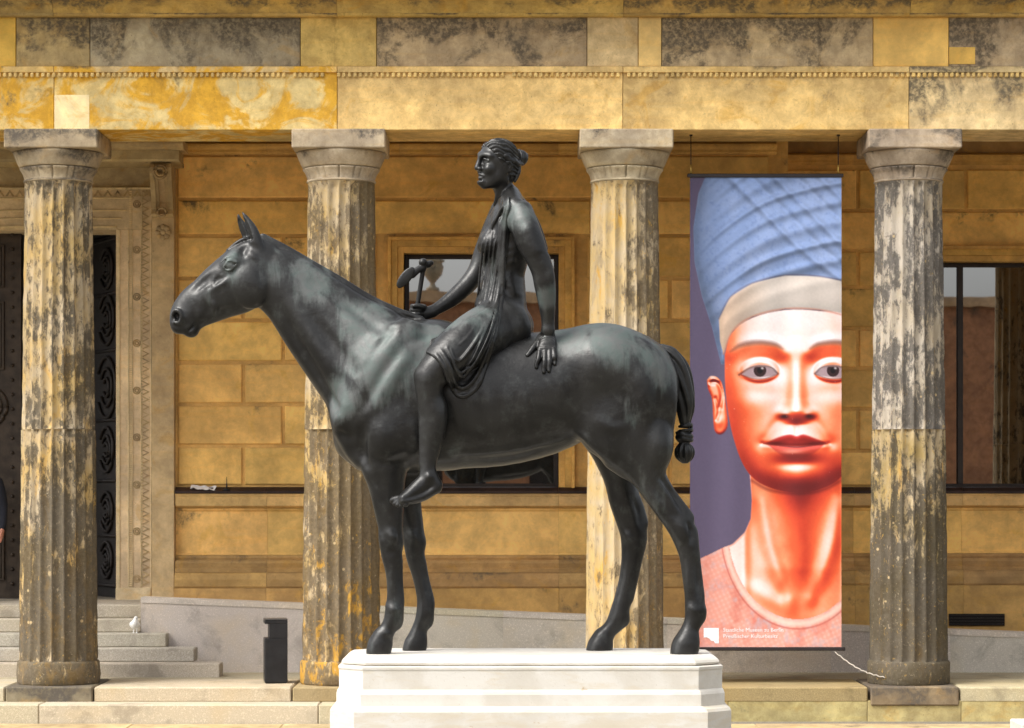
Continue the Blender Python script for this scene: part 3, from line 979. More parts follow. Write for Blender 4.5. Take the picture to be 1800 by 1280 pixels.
    for i, (a, b) in enumerate(bk):
        rows.append((a - (2 if i > 2 else 0), b + 1, (-30, -34, -36, -34, -28, -22, -18)[i], 4.2, 6))
    F.chain(ST(rows), .006)
    return F
# ------------------------------------------------------------------ materials
class NT:
    def __init__(s, name):
        s.m = bpy.data.materials.new(name)
        s.m.use_nodes = True
        s.t = s.m.node_tree
        s.b = s.t.nodes['Principled BSDF']
        s.b.inputs['Specular IOR Level'].default_value = .3

    def n(s, kind, **kw):
        o = s.t.nodes.new(kind)
        for k, v in kw.items():
            if k.startswith('i_'):
                key = k[2:]
                key = int(key) if key.isdigit() else key.replace('_', ' ')
                if isinstance(v, bpy.types.NodeSocket): s.t.links.new(v, o.inputs[key])
                else: o.inputs[key].default_value = v
            else: setattr(o, k, v)
        return o

    def link(s, a, b): s.t.links.new(a, b)

    def pos(s, rand=True, scale=(1, 1, 1)):
        g = s.n('ShaderNodeNewGeometry').outputs['Position']
        if rand:
            r = s.n('ShaderNodeObjectInfo').outputs['Random']
            v = s.n('ShaderNodeVectorMath', operation='SCALE', i_0=(31.0, 17.0, 53.0))
            s.link(r, v.inputs['Scale'])
            a = s.n('ShaderNodeVectorMath', operation='ADD')
            s.link(g, a.inputs[0]); s.link(v.outputs[0], a.inputs[1])
            g = a.outputs[0]
        if scale != (1, 1, 1):
            a = s.n('ShaderNodeVectorMath', operation='MULTIPLY', i_1=scale)
            s.link(g, a.inputs[0])
            g = a.outputs[0]
        return g

    def noise(s, vec, scale, detail=4, rough=.55, dist=0.0):
        o = s.n('ShaderNodeTexNoise', i_Scale=scale, i_Detail=detail, i_Roughness=rough, i_Distortion=dist)
        s.link(vec, o.inputs['Vector'])
        return o.outputs['Fac']

    def ramp(s, fac, a, b, ca=0.0, cb=1.0):
        o = s.n('ShaderNodeMapRange', interpolation_type='SMOOTHSTEP')
        s.link(fac, o.inputs['Value'])
        for k, v in (('From Min', a), ('From Max', b), ('To Min', ca), ('To Max', cb)):
            if isinstance(v, bpy.types.NodeSocket): s.link(v, o.inputs[k])
            else: o.inputs[k].default_value = v
        return o.outputs[0]

    def math(s, op, a, b=None):
        o = s.n('ShaderNodeMath', operation=op)
        for i, v in enumerate((a, b)):
            if v is None: continue
            if isinstance(v, bpy.types.NodeSocket): s.link(v, o.inputs[i])
            else: o.inputs[i].default_value = v
        return o.outputs[0]

    def mix(s, fac, a, b, mode='MIX'):
        o = s.n('ShaderNodeMix', data_type='RGBA', blend_type=mode)
        for i, v in ((0, fac), (6, a), (7, b)):
            if isinstance(v, bpy.types.NodeSocket): s.link(v, o.inputs[i])
            else: o.inputs[i].default_value = v if i == 0 else (*v[:3], 1)
        return o.outputs[2]

    def bump(s, h, dist, strength=1.0, prev=None):
        o = s.n('ShaderNodeBump', i_Distance=dist, i_Strength=strength)
        s.link(h, o.inputs['Height'])
        if prev: s.link(prev, o.inputs['Normal'])
        return o.outputs[0]

    def out(s, col=None, rough=None, normal=None, **kw):
        if col is not None:
            if isinstance(col, bpy.types.NodeSocket): s.link(col, s.b.inputs['Base Color'])
            else: s.b.inputs['Base Color'].default_value = (*col, 1)
        if rough is not None:
            if isinstance(rough, bpy.types.NodeSocket): s.link(rough, s.b.inputs['Roughness'])
            else: s.b.inputs['Roughness'].default_value = rough
        if normal: s.link(normal, s.b.inputs['Normal'])
        for k, v in kw.items():
            s.b.inputs[k.replace('_', ' ')].default_value = v
        return s.m


def m_stone(name, soot=(.10, .085, .06), ochre=(.62, .33, .035), ochre_amt=.5, bump=.004, grain=1.0, spots=True, streak=False, ochre_lo=.56, mott=1.0):
    """sandstone: object colour = tone of the block, object alpha = how sooty it is (0..1)"""
    t = NT(name)
    oi = t.n('ShaderNodeObjectInfo')
    p = t.pos()
    tone = oi.outputs['Color']; al = oi.outputs['Alpha']
    n1 = t.noise(p, 1.6, 6, .62, .3)
    col = t.mix(t.ramp(n1, .32, .70), t.mix(1.0, tone, (.74, .72, .70), 'MULTIPLY'), t.mix(1.0, tone, (1.16, 1.14, 1.08), 'MULTIPLY'))
    bed = t.noise(t.pos(True, (.5, .5, 7)), 1.5, 4, .6, .8)                      # bedding of the stone
    col = t.mix(t.ramp(bed, .50, .68, 0, .35), col, t.mix(1.0, col, (1.12, 1.02, .80), 'MULTIPLY'))
    oc = t.noise(p, 2.3, 5, .65, 1.2)
    col = t.mix(t.ramp(oc, ochre_lo, ochre_lo + .14, 0, ochre_amt), col, ochre)
    md = t.noise(p, 7.0, 8, .74, .3)                                            # mid-size mottling of the face
    col = t.mix(t.ramp(md, .34, .66), t.mix(1.0, col, (1 - .22 * mott, 1 - .26 * mott, 1 - .32 * mott), 'MULTIPLY'), t.mix(1.0, col, (1.10, 1.09, 1.06), 'MULTIPLY'))
    pit = t.noise(p, 28, 6, .75, .4)
    col = t.mix(t.ramp(pit, .56, .70, 0, .42 * mott), col, t.mix(1.0, col, (.42, .36, .28), 'MULTIPLY'))
    # soot: clouded with crusted, curly edges; amount from the object's alpha
    s1 = t.noise(t.pos(True, (1, 1, .9)), 1.7, 9, .66, .4)
    gz = t.n('ShaderNodeSeparateXYZ'); t.link(t.n('ShaderNodeTexCoord').outputs['Generated'], gz.inputs[0])
    s1 = t.math('ADD', s1, t.ramp(gz.outputs['Z'], .05, .95, -.06, .06))
    th = t.math('SUBTRACT', .655, t.math('MULTIPLY', al, .36))
    s2 = t.ramp(s1, th, t.math('ADD', th, .12))
    crust = t.noise(p, 20, 6, .72, .25)
    s3 = t.math('MULTIPLY', s2, t.ramp(crust, .38, .58, .40, 1.0))
    col = t.mix(t.math('MULTIPLY', s3, .92), col, soot)
    veil = t.math('MULTIPLY', al, t.ramp(t.noise(p, 5, 5, .6), .35, .65, .04, .42))
    col = t.mix(veil, col, (.22, .175, .115))
    if streak:
        st = t.noise(t.pos(True, (5, 5, .7)), 1.0, 6, .7, .35)
        col = t.mix(t.math('MULTIPLY', t.ramp(st, .54, .72, 0, .5), t.ramp(t.noise(p, 9, 6, .7), .40, .60)), col, t.mix(1.0, col, (.35, .30, .24), 'MULTIPLY'))
    if spots:
        sp = t.noise(p, 42, 3, .6)
        col = t.mix(t.ramp(sp, .66, .74, 0, .55), col, (.075, .06, .04))
    g = t.noise(p, 190, 3, .7)
    col = t.mix(t.ramp(g, .3, .7, 0, .22), col, t.mix(1.0, col, (.55, .52, .5), 'MULTIPLY'))
    b = t.bump(t.noise(p, 24, 6, .7), bump)
    b = t.bump(t.noise(p, 130, 3, .6), bump * .35, 1.0, b)
    return t.out(col, t.ramp(n1, .3, .7, .78, .95), b)


def m_column(name, base, dark, dark_amt, orange_amt, low_dark, pale=(.52, .42, .28), cx=0.0, side=0.0, lichen=0.0):
    """weathered fluted drum: vertical crusts, flaked patches, lichen yellow"""
    t = NT(name)
    p = t.pos(True); ps = t.pos(True, (1, 1, .28)); pv = t.pos(True, (1, 1, .09))
    z = t.n('ShaderNodeSeparateXYZ'); t.link(t.n('ShaderNodeNewGeometry').outputs['Position'], z.inputs[0])
    zz = z.outputs['Z']
    low = t.ramp(zz, .4, 4.2, low_dark, 0.0)                                  # more crust towards the splash zone
    n0 = t.noise(p, 1.7, 5, .6)
    col = t.mix(t.ramp(n0, .35, .66), base, pale)
    col = t.mix(t.ramp(t.noise(ps, 5, 5, .65, .6), .50, .66, 0, .75), col, (.33, .265, .175))
    o = t.noise(ps, 5.5, 7, .70, .6)
    col = t.mix(t.ramp(o, .55, .66, 0, orange_amt), col, (.60, .335, .05))
    d1 = t.noise(t.pos(True, (1, 1, .42)), 20, 10, .76, .4)
    d2 = t.noise(pv, 12.0, 5, .6, .3)
    dd = t.math('ADD', t.math('MULTIPLY', d1, .66), t.math('MULTIPLY', d2, .34))
    th = t.math('SUBTRACT', .575 - dark_amt * .2, low)
    th = t.math('ADD', th, t.ramp(t.noise(t.pos(True, (1, 1, .6)), 3.2, 4, .6, .6), .32, .68, -.075, .075))
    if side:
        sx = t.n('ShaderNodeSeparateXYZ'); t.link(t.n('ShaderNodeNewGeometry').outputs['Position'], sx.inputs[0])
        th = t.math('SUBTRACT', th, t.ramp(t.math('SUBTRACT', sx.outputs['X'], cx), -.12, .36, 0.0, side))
    dk = t.ramp(dd, th, t.math('ADD', th, .10))
    col = t.mix(t.math('MULTIPLY', dk, .84), col, t.mix(t.ramp(t.noise(p, 30, 4, .7), .3, .7), dark, tuple(c * 2.1 for c in dark)))
    if lichen:                                                                  # orange lichen low on the shaft
        li = t.math('ADD', t.noise(t.pos(True, (1, 1, .5)), 6.5, 8, .72, .5), t.ramp(zz, .3, 2.4, .055, -.10))
        col = t.mix(t.ramp(li, .53, .63, 0, lichen), col, (.60, .32, .035))
    f = t.noise(t.pos(True, (1, 1, .6)), 32, 6, .72, 1.0)                       # flakes back to bare stone
    col = t.mix(t.ramp(f, .60, .68, 0, .6), col, tuple(min(1, c * 1.1) for c in pale))
    f2 = t.noise(t.pos(True, (1, 1, .55)), 19, 7, .74, 1.3)
    col = t.mix(t.ramp(f2, .61, .66, 0, .25 + .6 * orange_amt), col, (.62, .37, .07))
    vo = t.n('ShaderNodeTexVoronoi', i_Scale=5.0); t.link(p, vo.inputs['Vector'])   # impact chips
    col = t.mix(t.ramp(vo.outputs['Distance'], .10, .055, 0, .85), col, (.60, .45, .24))
    b = t.bump(f, .010); b = t.bump(d1, .016, .8, b); b = t.bump(t.noise(p, 95, 4, .7), .003, 1.0, b)
    return t.out(col, .92, b)


def m_granite(name, a=(.36, .33, .30), b_=(.22, .20, .18), warm=(.40, .30, .16), warm_amt=.35, rough=.85):
    t = NT(name)
    p = t.pos()
    oi = t.n('ShaderNodeObjectInfo').outputs['Color']
    col = t.mix(t.ramp(t.noise(p, 150, 2, .7), .36, .64), a, b_)
    col = t.mix(t.ramp(t.noise(p, 60, 2, .5), .58, .68, 0, .5), col, tuple(min(1, c * 1.35) for c in a))
    col = t.mix(t.ramp(t.noise(p, 1.3, 5, .6, .5), .47, .68, 0, warm_amt), col, warm)
    col = t.mix(t.ramp(t.noise(p, 2.4, 6, .68, .5), .50, .70, 0, .60), col, tuple(c * .62 for c in b_))
    col = t.mix(1.0, col, oi, 'MULTIPLY')
    return t.out(col, rough, t.bump(t.noise(p, 120, 3, .6), .0018))


def m_plain(name, col, rough=.6, metallic=0.0, vary=.12, spec=.4, bump=0.0, scale=8):
    t = NT(name)
    p = t.pos()
    c = t.mix(t.ramp(t.noise(p, scale, 5, .6), .3, .7), tuple(v * (1 - vary) for v in col), tuple(min(1, v * (1 + vary)) for v in col))
    nrm = t.bump(t.noise(p, scale * 9, 3, .6), bump) if bump else None
    t.b.inputs['Specular IOR Level'].default_value = spec
    return t.out(c, rough, nrm, Metallic=metallic)


def m_bronze(name, dark=1.0, blooms=()):
    """dark lacquered bronze; blooms = (x, y, z, radius) of pale green patina, with some sheen of the tops put into the colour"""
    t = NT(name)
    p = t.pos(False)
    n = t.noise(p, 2.6, 6, .62, .5)
    st = t.noise(t.pos(False, (1, 1, .22)), 6.5, 6, .66, .4)                    # rain-washed runs
    g = t.math('ADD', t.math('MULTIPLY', n, .35), t.math('MULTIPLY', st, .65))
    base = t.mix(t.ramp(n, .32, .68), tuple(c * dark for c in (.016, .0155, .015)), tuple(c * dark for c in (.033, .0325, .031)))
    base = t.mix(t.ramp(t.noise(p, 9, 6, .68), .50, .72, 0, .45), base, tuple(c * dark for c in (.070, .073, .069)))
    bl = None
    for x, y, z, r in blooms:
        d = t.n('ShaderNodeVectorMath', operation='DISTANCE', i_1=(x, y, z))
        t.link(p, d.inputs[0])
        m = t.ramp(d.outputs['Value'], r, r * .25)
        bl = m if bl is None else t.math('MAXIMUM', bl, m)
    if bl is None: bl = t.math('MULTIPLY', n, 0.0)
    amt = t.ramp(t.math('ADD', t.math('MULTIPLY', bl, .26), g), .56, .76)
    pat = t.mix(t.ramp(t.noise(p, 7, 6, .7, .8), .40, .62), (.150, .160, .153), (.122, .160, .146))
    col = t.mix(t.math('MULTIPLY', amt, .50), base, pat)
    t.link(t.ramp(amt, 0, 1, .45, .25), t.b.inputs['Metallic'])
    t.b.inputs['IOR'].default_value = 1.45
    b = t.bump(t.noise(p, 13, 5, .62), .0035)
    b = t.bump(t.noise(p, 60, 4, .65), .0007, 1.0, b)
    t.b.inputs['Specular IOR Level'].default_value = .5
    return t.out(col, t.ramp(amt, 0, 1, .34, .52), b)


def m_marble(name):
    t = NT(name)
    p = t.pos(False)
    oi = t.n('ShaderNodeObjectInfo').outputs['Alpha']
    col = t.mix(t.ramp(t.noise(p, 3, 6, .6, .5), .38, .66), (.64, .61, .55), (.56, .52, .45))
    gr = t.noise(t.pos(False, (1, 1, 4)), 4.0, 7, .68, .6)
    th = t.ramp(oi, 0, 1, .72, .36)
    col = t.mix(t.ramp(gr, th, t.math('ADD', th, .20), 0, .45), col, (.56, .47, .33))
    col = t.mix(t.ramp(t.noise(p, 7.5, 6, .7, 1.0), .655, .70, 0, .6), col, (.42, .29, .15))
    col = t.mix(t.ramp(t.noise(p, 90, 3, .6), .66, .72, 0, .45), col, (.35, .30, .22))
    return t.out(col, .55, t.bump(t.noise(p, 40, 4, .6), .0015))


def m_glass(name):
    t = NT(name)
    p = t.pos(False)
    t.b.inputs['IOR'].default_value = 4.0
    t.b.inputs['Specular IOR Level'].default_value = .5
    return t.out((.006, .0065, .006), .012, t.bump(t.noise(p, 1.2, 2, .5), .0006))


M_ENT = m_stone('sandstone_entablature', streak=True, ochre_amt=.5)
M_OCH = m_stone('ochre_stained_sandstone', streak=True, ochre_amt=.92, ochre=(.74, .40, .025), ochre_lo=.43)
M_FRZ = m_stone('sandstone_frieze', streak=True, ochre_amt=.25, soot=(.085, .068, .048))
M_WALL = m_stone('sandstone_wall', ochre_amt=.35, spots=False, bump=.0015, mott=.45, ochre=(.74, .42, .06))
M_TRIM = m_stone('sandstone_trim', ochre_amt=.3, spots=True, bump=.002, mott=.6)
M_NEW = m_stone('new_sandstone', ochre_amt=.5, ochre=(.78, .46, .10), spots=False, bump=.001, mott=.25)
M_CAP = m_stone('sandstone_capital', ochre_amt=.2, streak=True, bump=.003, soot=(.08, .07, .06))
M_STEP = m_granite('granite_step', (.54, .50, .40), (.39, .35, .27), (.48, .38, .21), .35)
M_STAIR = m_granite('granite_stair', (.50, .46, .39), (.32, .29, .24), (.42, .35, .22), .25)
M_RAMP = m_granite('granite_ramp', (.60, .56, .49), (.42, .385, .33), (.56, .44, .24), .30)
M_LOW = m_stone('mossy_sandstone', ochre_amt=.25, spots=True, bump=.002, soot=(.16, .15, .085))
M_PAVE = m_stone('paving_stone', ochre_amt=.2, bump=.001)
BL = [(*S1(a, b_, -60), r) for a, b_, r in ((560, 480, .34), (480, 470, .20), (640, 560, .34), (670, 640, .42), (610, 700, .25), (740, 600, .25), (1080, 600, .42), (1150, 650, .34), (1000, 590, .3), (400, 450, .26), (345, 520, .2), (1110, 720, .25))]  # green patina patches; part of the tops' brightness is put into their colour
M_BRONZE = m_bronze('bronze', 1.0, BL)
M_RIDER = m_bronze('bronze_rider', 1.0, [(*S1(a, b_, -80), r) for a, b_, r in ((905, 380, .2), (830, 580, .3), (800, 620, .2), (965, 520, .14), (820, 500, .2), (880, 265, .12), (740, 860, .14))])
M_BRONZE_D = m_bronze('bronze_dark', .8)
M_MARBLE = m_marble('white_marble')
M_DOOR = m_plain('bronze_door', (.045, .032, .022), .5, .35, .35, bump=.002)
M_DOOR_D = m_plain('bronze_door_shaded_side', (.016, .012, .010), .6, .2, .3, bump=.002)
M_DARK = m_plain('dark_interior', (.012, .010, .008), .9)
M_FRAME = m_plain('dark_window_frame', (.022, .014, .010), .45, 0, .3)
M_LEAD = m_plain('lead_flashing', (.035, .018, .013), .5, .2, .35, scale=5)
M_BLACK = m_plain('black_metal', (.018, .018, .020), .42, .2, .25, bump=.0004)
M_CEIL = m_plain('ceiling_plaster', (.52, .40, .24), .9, 0, .15)
M_GLASS = m_glass('window_glass')
M_ROPE = m_plain('pale_cord', (.55, .50, .42), .8)
M_BRASS = m_plain('brass_wire', (.50, .34, .09), .4, .7)
M_RAIL = m_plain('banner_rail', (.030, .024, .024), .45, .3)
M_PAPER = m_plain('white_paper', (.80, .80, .82), .7, 0, .05)
M_GROUND = m_plain('courtyard_gravel', (.19, .17, .13), .95, 0, .25, bump=.003, scale=30)
# ------------------------------------------------------------------ ground and steps
YC, YW, YR = 28.0, 31.4, 32.4              # column axis, back wall, recessed right part of the wall
ZS, ZL = .348, .196                        # stylobate, lower step
def jit(c, a, s=.07):
    k = 1 + rng.uniform(-s, s)
    return (c[0] * k * (1 + rng.uniform(-.03, .03)), c[1] * k, c[2] * k * (1 + rng.uniform(-.06, .06)), a)

ground = MB().box(-60, 60, -45, 60, -.30, -.012).build('ground', M_GROUND, kind='structure')
x = -9.0
for wd in (1.7, 1.5, 1.9, 1.55, 1.8, 1.6, 1.45, 1.75, 1.6, 1.7, 1.9):
    for y0, y1 in ((25.25, 26.30), (26.304, 27.05)):
        MB().box(x + .003, x + wd - .003, y0, y1, -.08, rng.uniform(-.001, .003), .006).build('paving_slab', M_PAVE, ground, jit((.55, .44, .26), .12))
    x += wd

steps = empty('portico_steps', (0, 27.4, 0), kind='structure')
G1 = (.92, .90, .84)
for a, b in ((-420, 69), (69, 560), (560, 935)):                          # lower step, left of the pedestal's axis
    MB().box(PX(a, 27.1) + .002, PX(b, 27.1) - .002, 27.08, 27.9, -.1, ZL, .012).build('step_stone', M_STEP, steps, jit((1.0, .96, .86), 1, .04))
for a, b in ((935, 1280), (1280, 1525), (1525, 1690), (1690, 2080), (2080, 2400)):   # right: mossy course flush with the stylobate
    MB().box(PX(a, 27.45) + .002, PX(b, 27.45) - .002, 27.455, 27.9, -.1, ZL + .012, .006).build('step_stone', M_LOW, steps, jit((.50, .43, .22), .10, .05))
for a, b, c, d in ((-420, 8, (1, .96, .86), 0), (10, 163, (.40, .35, .25), 1), (165, 512, (1.02, .95, .82), 0), (514, 660, (.66, .56, .38), 0), (662, 1010, (.9, .85, .75), 0), (1012, 1180, (.62, .55, .4), 0),
                   (1182, 1526, (.66, .55, .36), 0), (1530, 1686, (.42, .33, .22), 1), (1688, 2028, (1, .93, .80), 0), (2030, 2185, (.5, .42, .3), 0), (2187, 2400, (.9, .85, .75), 0)):
    m = M_CAP if d else M_STEP
    cc = (c[0] * .6, c[1] * .6, c[2] * .6, .55) if d else jit(c, 1, .03)
    MB().box(PX(a, 27.45) + .002, PX(b, 27.45) - .002, 27.43 if d else 27.45, 28.62, .19 if not d else .155, ZS + (.004 if d else 0), .014).build('step_stone', m, steps, cc)
MB().box(-12, 12, 28.622, 31.6, .2, ZS - .001).build('portico_floor', M_STEP, None, (.80, .76, .66, 1), 'structure')

stairs = empty('entrance_stairs', (-6.5, 29.5, ZS), kind='structure')
for k, ex in enumerate((386, 341, 292, 247.6, 247.6)):
    y0 = 28.90 + .27 * k
    z1 = ZS + .15 * (k + 1)
    x1 = min(PX(ex, y0), -3.2) if k < 3 else -4.196
    x0 = -11.0
    cut = -7.2 + .5 * (k % 2)
    for a, b in ((x0, cut), (cut, x1)):
        MB().box(a + .001, b - .001, y0, y0 + (.36 if k < 4 else 1.44), z1 - .149 if k else ZS - .05, z1, .010).build('stair_step', M_STAIR, stairs, jit((1, .98, .94), 1, .05))

# ------------------------------------------------------------------ ramp wall
rw = empty('ramp_wall', (.8, 29.8, ZS), 'pale granite ramp wall with sloping top running behind the columns', 'wall')
RX0, RX1 = -4.19, 9.5
def rz(x): return 1.196 + (x - RX0) * (.797 - 1.196) / (5.78 - RX0)
cuts = [RX0, -2.0, -.1, 1.75, 3.6, 4.95, 6.9, RX1]
for a, b in zip(cuts[:-1], cuts[1:]):
    m = MB(); m.profile_y(29.67, 29.97, [(a, .3), (b - .0015, .3), (b - .0015, rz(b) - .062), (a, rz(a) - .062)])
    m.build('wall_slab', M_RAMP, rw, jit((1, .98, .96), 1, .04))
    m = MB(); m.profile_y(29.662, 29.99, [(a, rz(a) - .0605), (b - .003, rz(b) - .0605), (b - .003, rz(b)), (a, rz(a))])
    m.build('coping_stone', M_RAMP, rw, jit((1.03, 1.01, .98), 1, .04))
m = MB(); m.profile_y(29.99, 31.39, [(RX0, .25), (RX1, .25), (RX1, rz(RX1) - .15), (RX0, rz(RX0) - .1)])
m.build('ramp', M_STAIR, None, (.9, .88, .85, 1), 'structure')

# ------------------------------------------------------------------ museum wall behind the columns
bld = empty('museum_building', (0, YW, 0), 'ochre ashlar building front with a window and a doorway behind the columns', 'building')
OC = (.92, .60, .21)
def core(x0, x1, z0, z1, y): MB_core.box(x0, x1, y + .026, y + .6, z0, z1)
MB_core = MB()
WX0, WX1, WZ0, WZ1 = PX(710, YW), PX(982, YW), PZ(858, YW), PZ(445, YW)
VX0, VX1, VZ0, VZ1 = PX(1655, YR), PX(1985, YR), PZ(858, YR), PZ(460, YR)
ZT = 7.0
core(-4.3, WX0, .3, ZT, YW); core(WX1, 3.10, .3, ZT, YW); core(WX0, WX1, .3, WZ0, YW); core(WX0, WX1, WZ1, ZT, YW)
core(2.6, VX0, .3, ZT, YR); core(VX1, 10.5, .3, ZT, YR); core(VX0, VX1, .3, VZ0, YR); core(VX0, VX1, VZ1, ZT, YR)
MB_core.box(3.098, 3.3, YW + .03, YR + .1, .3, ZT)
MB_core.build('wall', M_WALL, bld, (.76, .48, .17, .10))

def block(x0, x1, z0, z1, y, name='stone_block', col=None, g=.020, d=.026, mat=None):
    """rusticated block: flat face proud of the joints, bevelled margin"""
    a, b, c, e = x0 + g, x1 - g, z0 + g, z1 - g
    if b - a < .05 or e - c < .05: return
    s = .012
    v = [(a, y + d, c), (b, y + d, c), (b, y + d, e), (a, y + d, e), (a, y + s, c), (b, y + s, c), (b, y + s, e), (a, y + s, e),
         (a + s, y, c + s), (b - s, y, c + s), (b - s, y, e - s), (a + s, y, e - s)]
    f = [(8, 9, 10, 11)]
    for i in range(4):
        j = (i + 1) % 4
        f += [(i, j, 4 + j, 4 + i), (4 + i, 4 + j, 8 + j, 8 + i)]
    o = link(name, mesh(name, v, f), mat or M_WALL, bld, col or jit(OC, rng.choice((.0, .0, .03, .06, .12)), .10))
    return o

rows = [PZ(q, YW) for q in (855, 784, 711, 637, 563, 489, 414, 350, 272)]
def course(xa, xb, z0, z1, joints, y, holes=()):
    js = sorted([xa] + [j for j in joints if xa + .12 < j < xb - .12] + [xb])
    for a, b in zip(js[:-1], js[1:]):
        segs = [(a, b)]
        for h0, h1, hz0, hz1 in holes:
            if hz0 < (z0 + z1) / 2 < hz1:
                out = []
                for p, q in segs:
                    if q <= h0 or p >= h1: out.append((p, q)); continue
                    if p < h0: out.append((p, h0))
                    if q > h1: out.append((h1, q))
                segs = out
        for p, q in segs: block(p, q, z0, z1, y)
FW = (PX(664, YW), PX(1030, YW), 0, PZ(417, YW))
for i in range(8):
    if i < 6: js = [PX((428 if i % 2 == 0 else 498) + 187.5 * k, YW) for k in range(-2, 8)]
    elif i == 6: js = [PX(q, YW) for q in (590, 1040)]
    else: js = [PX(q, YW) for q in (640, 1110)]
    course(PX(310, YW), 3.085, rows[i], rows[i + 1], js, YW, [FW])
FV = (PX(1625, YR), PX(2015, YR), 0, PZ(405, YR))
rows2 = [PZ(q, YR) for q in (856, 793, 719, 648, 577, 505, 440, 370, 296)]
for i in range(8):
    js = [PX((1440 if i % 2 == 0 else 1508) + 190 * k, YR) for k in range(0, 5)]
    course(3.12, 9.5, rows2[i], rows2[i + 1], js, YR, [FV])

# horizontal mouldings, sill and base, in lengths of stone
def lengths(cuts, y, prof, name, col, mat=M_TRIM, a=.06):
    for p, q in zip(cuts[:-1], cuts[1:]):
        m = MB(); m.profile_x(p + .0015, q - .0015, [(y + dy, z) for dy, z in prof])
        m.build(name, mat, bld, jit(col, rng.choice((a * .4, a, a * 1.8)), .08))
T1 = (.80, .54, .24)
def zz(py): return PZ(py, YW)
for y, cuts in ((YW, [PX(q, YW) for q in (309, 470, 702, 982, 1150)] + [3.16]), (YR, [3.165, PX(1500, YR), PX(1690, YR), PX(1900, YR), 9.5])):
    lengths(cuts, y, [(.03, zz(856)), (-.045, zz(857)), (-.10, zz(863)), (-.10, zz(867.5)), (.03, zz(867.5))], 'lead_flashing', (1, 1, 1), M_LEAD)
    lengths(cuts, y, [(.03, zz(868)), (-.085, zz(868)), (-.085, zz(871)), (-.075, zz(873)), (-.075, zz(889)), (-.055, zz(891)), (-.02, zz(893)), (.03, zz(893))], 'sill_moulding', T1)
    lengths(cuts, y, [(.04, zz(893.5)), (-.004, zz(893.5)), (-.004, zz(897)), (.014, zz(899)), (.014, zz(972)), (-.004, zz(974)), (-.004, zz(976)), (.04, zz(976))], 'dado_panel', OC, M_WALL)
    lengths(cuts, y, [(.04, zz(976.5)), (-.020, zz(976.5)), (-.030, zz(980)), (-.022, zz(984)), (-.075, zz(985)), (-.085, zz(990)), (-.075, zz(998)), (-.10, zz(1000)), (-.10, zz(1006)), (.04, zz(1006))], 'base_moulding', (.52, .33, .14), a=.14)
    lengths(cuts, y, [(.04, zz(1006.5)), (-.105, zz(1006.5)), (-.13, zz(1010)), (-.15, zz(1018)), (-.15, zz(1030)), (-.14, zz(1033)), (.04, zz(1033))], 'base_moulding', (.56, .36, .15), a=.14)
    lengths(cuts, y, [(.04, zz(1033.5)), (-.165, zz(1033.5)), (-.165, .30), (.04, .30)], 'plinth_stone', (.66, .42, .16), M_WALL)
    top = 255 if y == YW else 255
    lengths(cuts, y, [(.04, zz(272)), (-.015, zz(272)), (-.02, zz(270)), (-.05, zz(268)), (-.05, zz(264)), (-.085, zz(259)), (-.085, zz(255)), (.04, zz(250))], 'crown_moulding', (.66, .41, .14))
    MB().box(cuts[0], cuts[-1], y + .005, y + .05, zz(250), ZT).build('wall_top', M_WALL, bld, (.42, .26, .11, .2))
# basement vent, far right
vent = MB().box(PX(1668, 32.22), PX(1766, 32.22), 32.215, 32.23, PZ(1100, 32.22), PZ(1079, 32.22)).build('basement_vent', M_DARK, bld)
for k in range(4):
    q = 1079 + 21 * (k + .5) / 4
    MB().box(PX(1668, 32.21), PX(1766, 32.21), 32.205, 32.213, PZ(q + 1, 32.21), PZ(q - 1, 32.21)).build('vent_slat', M_FRAME, vent)

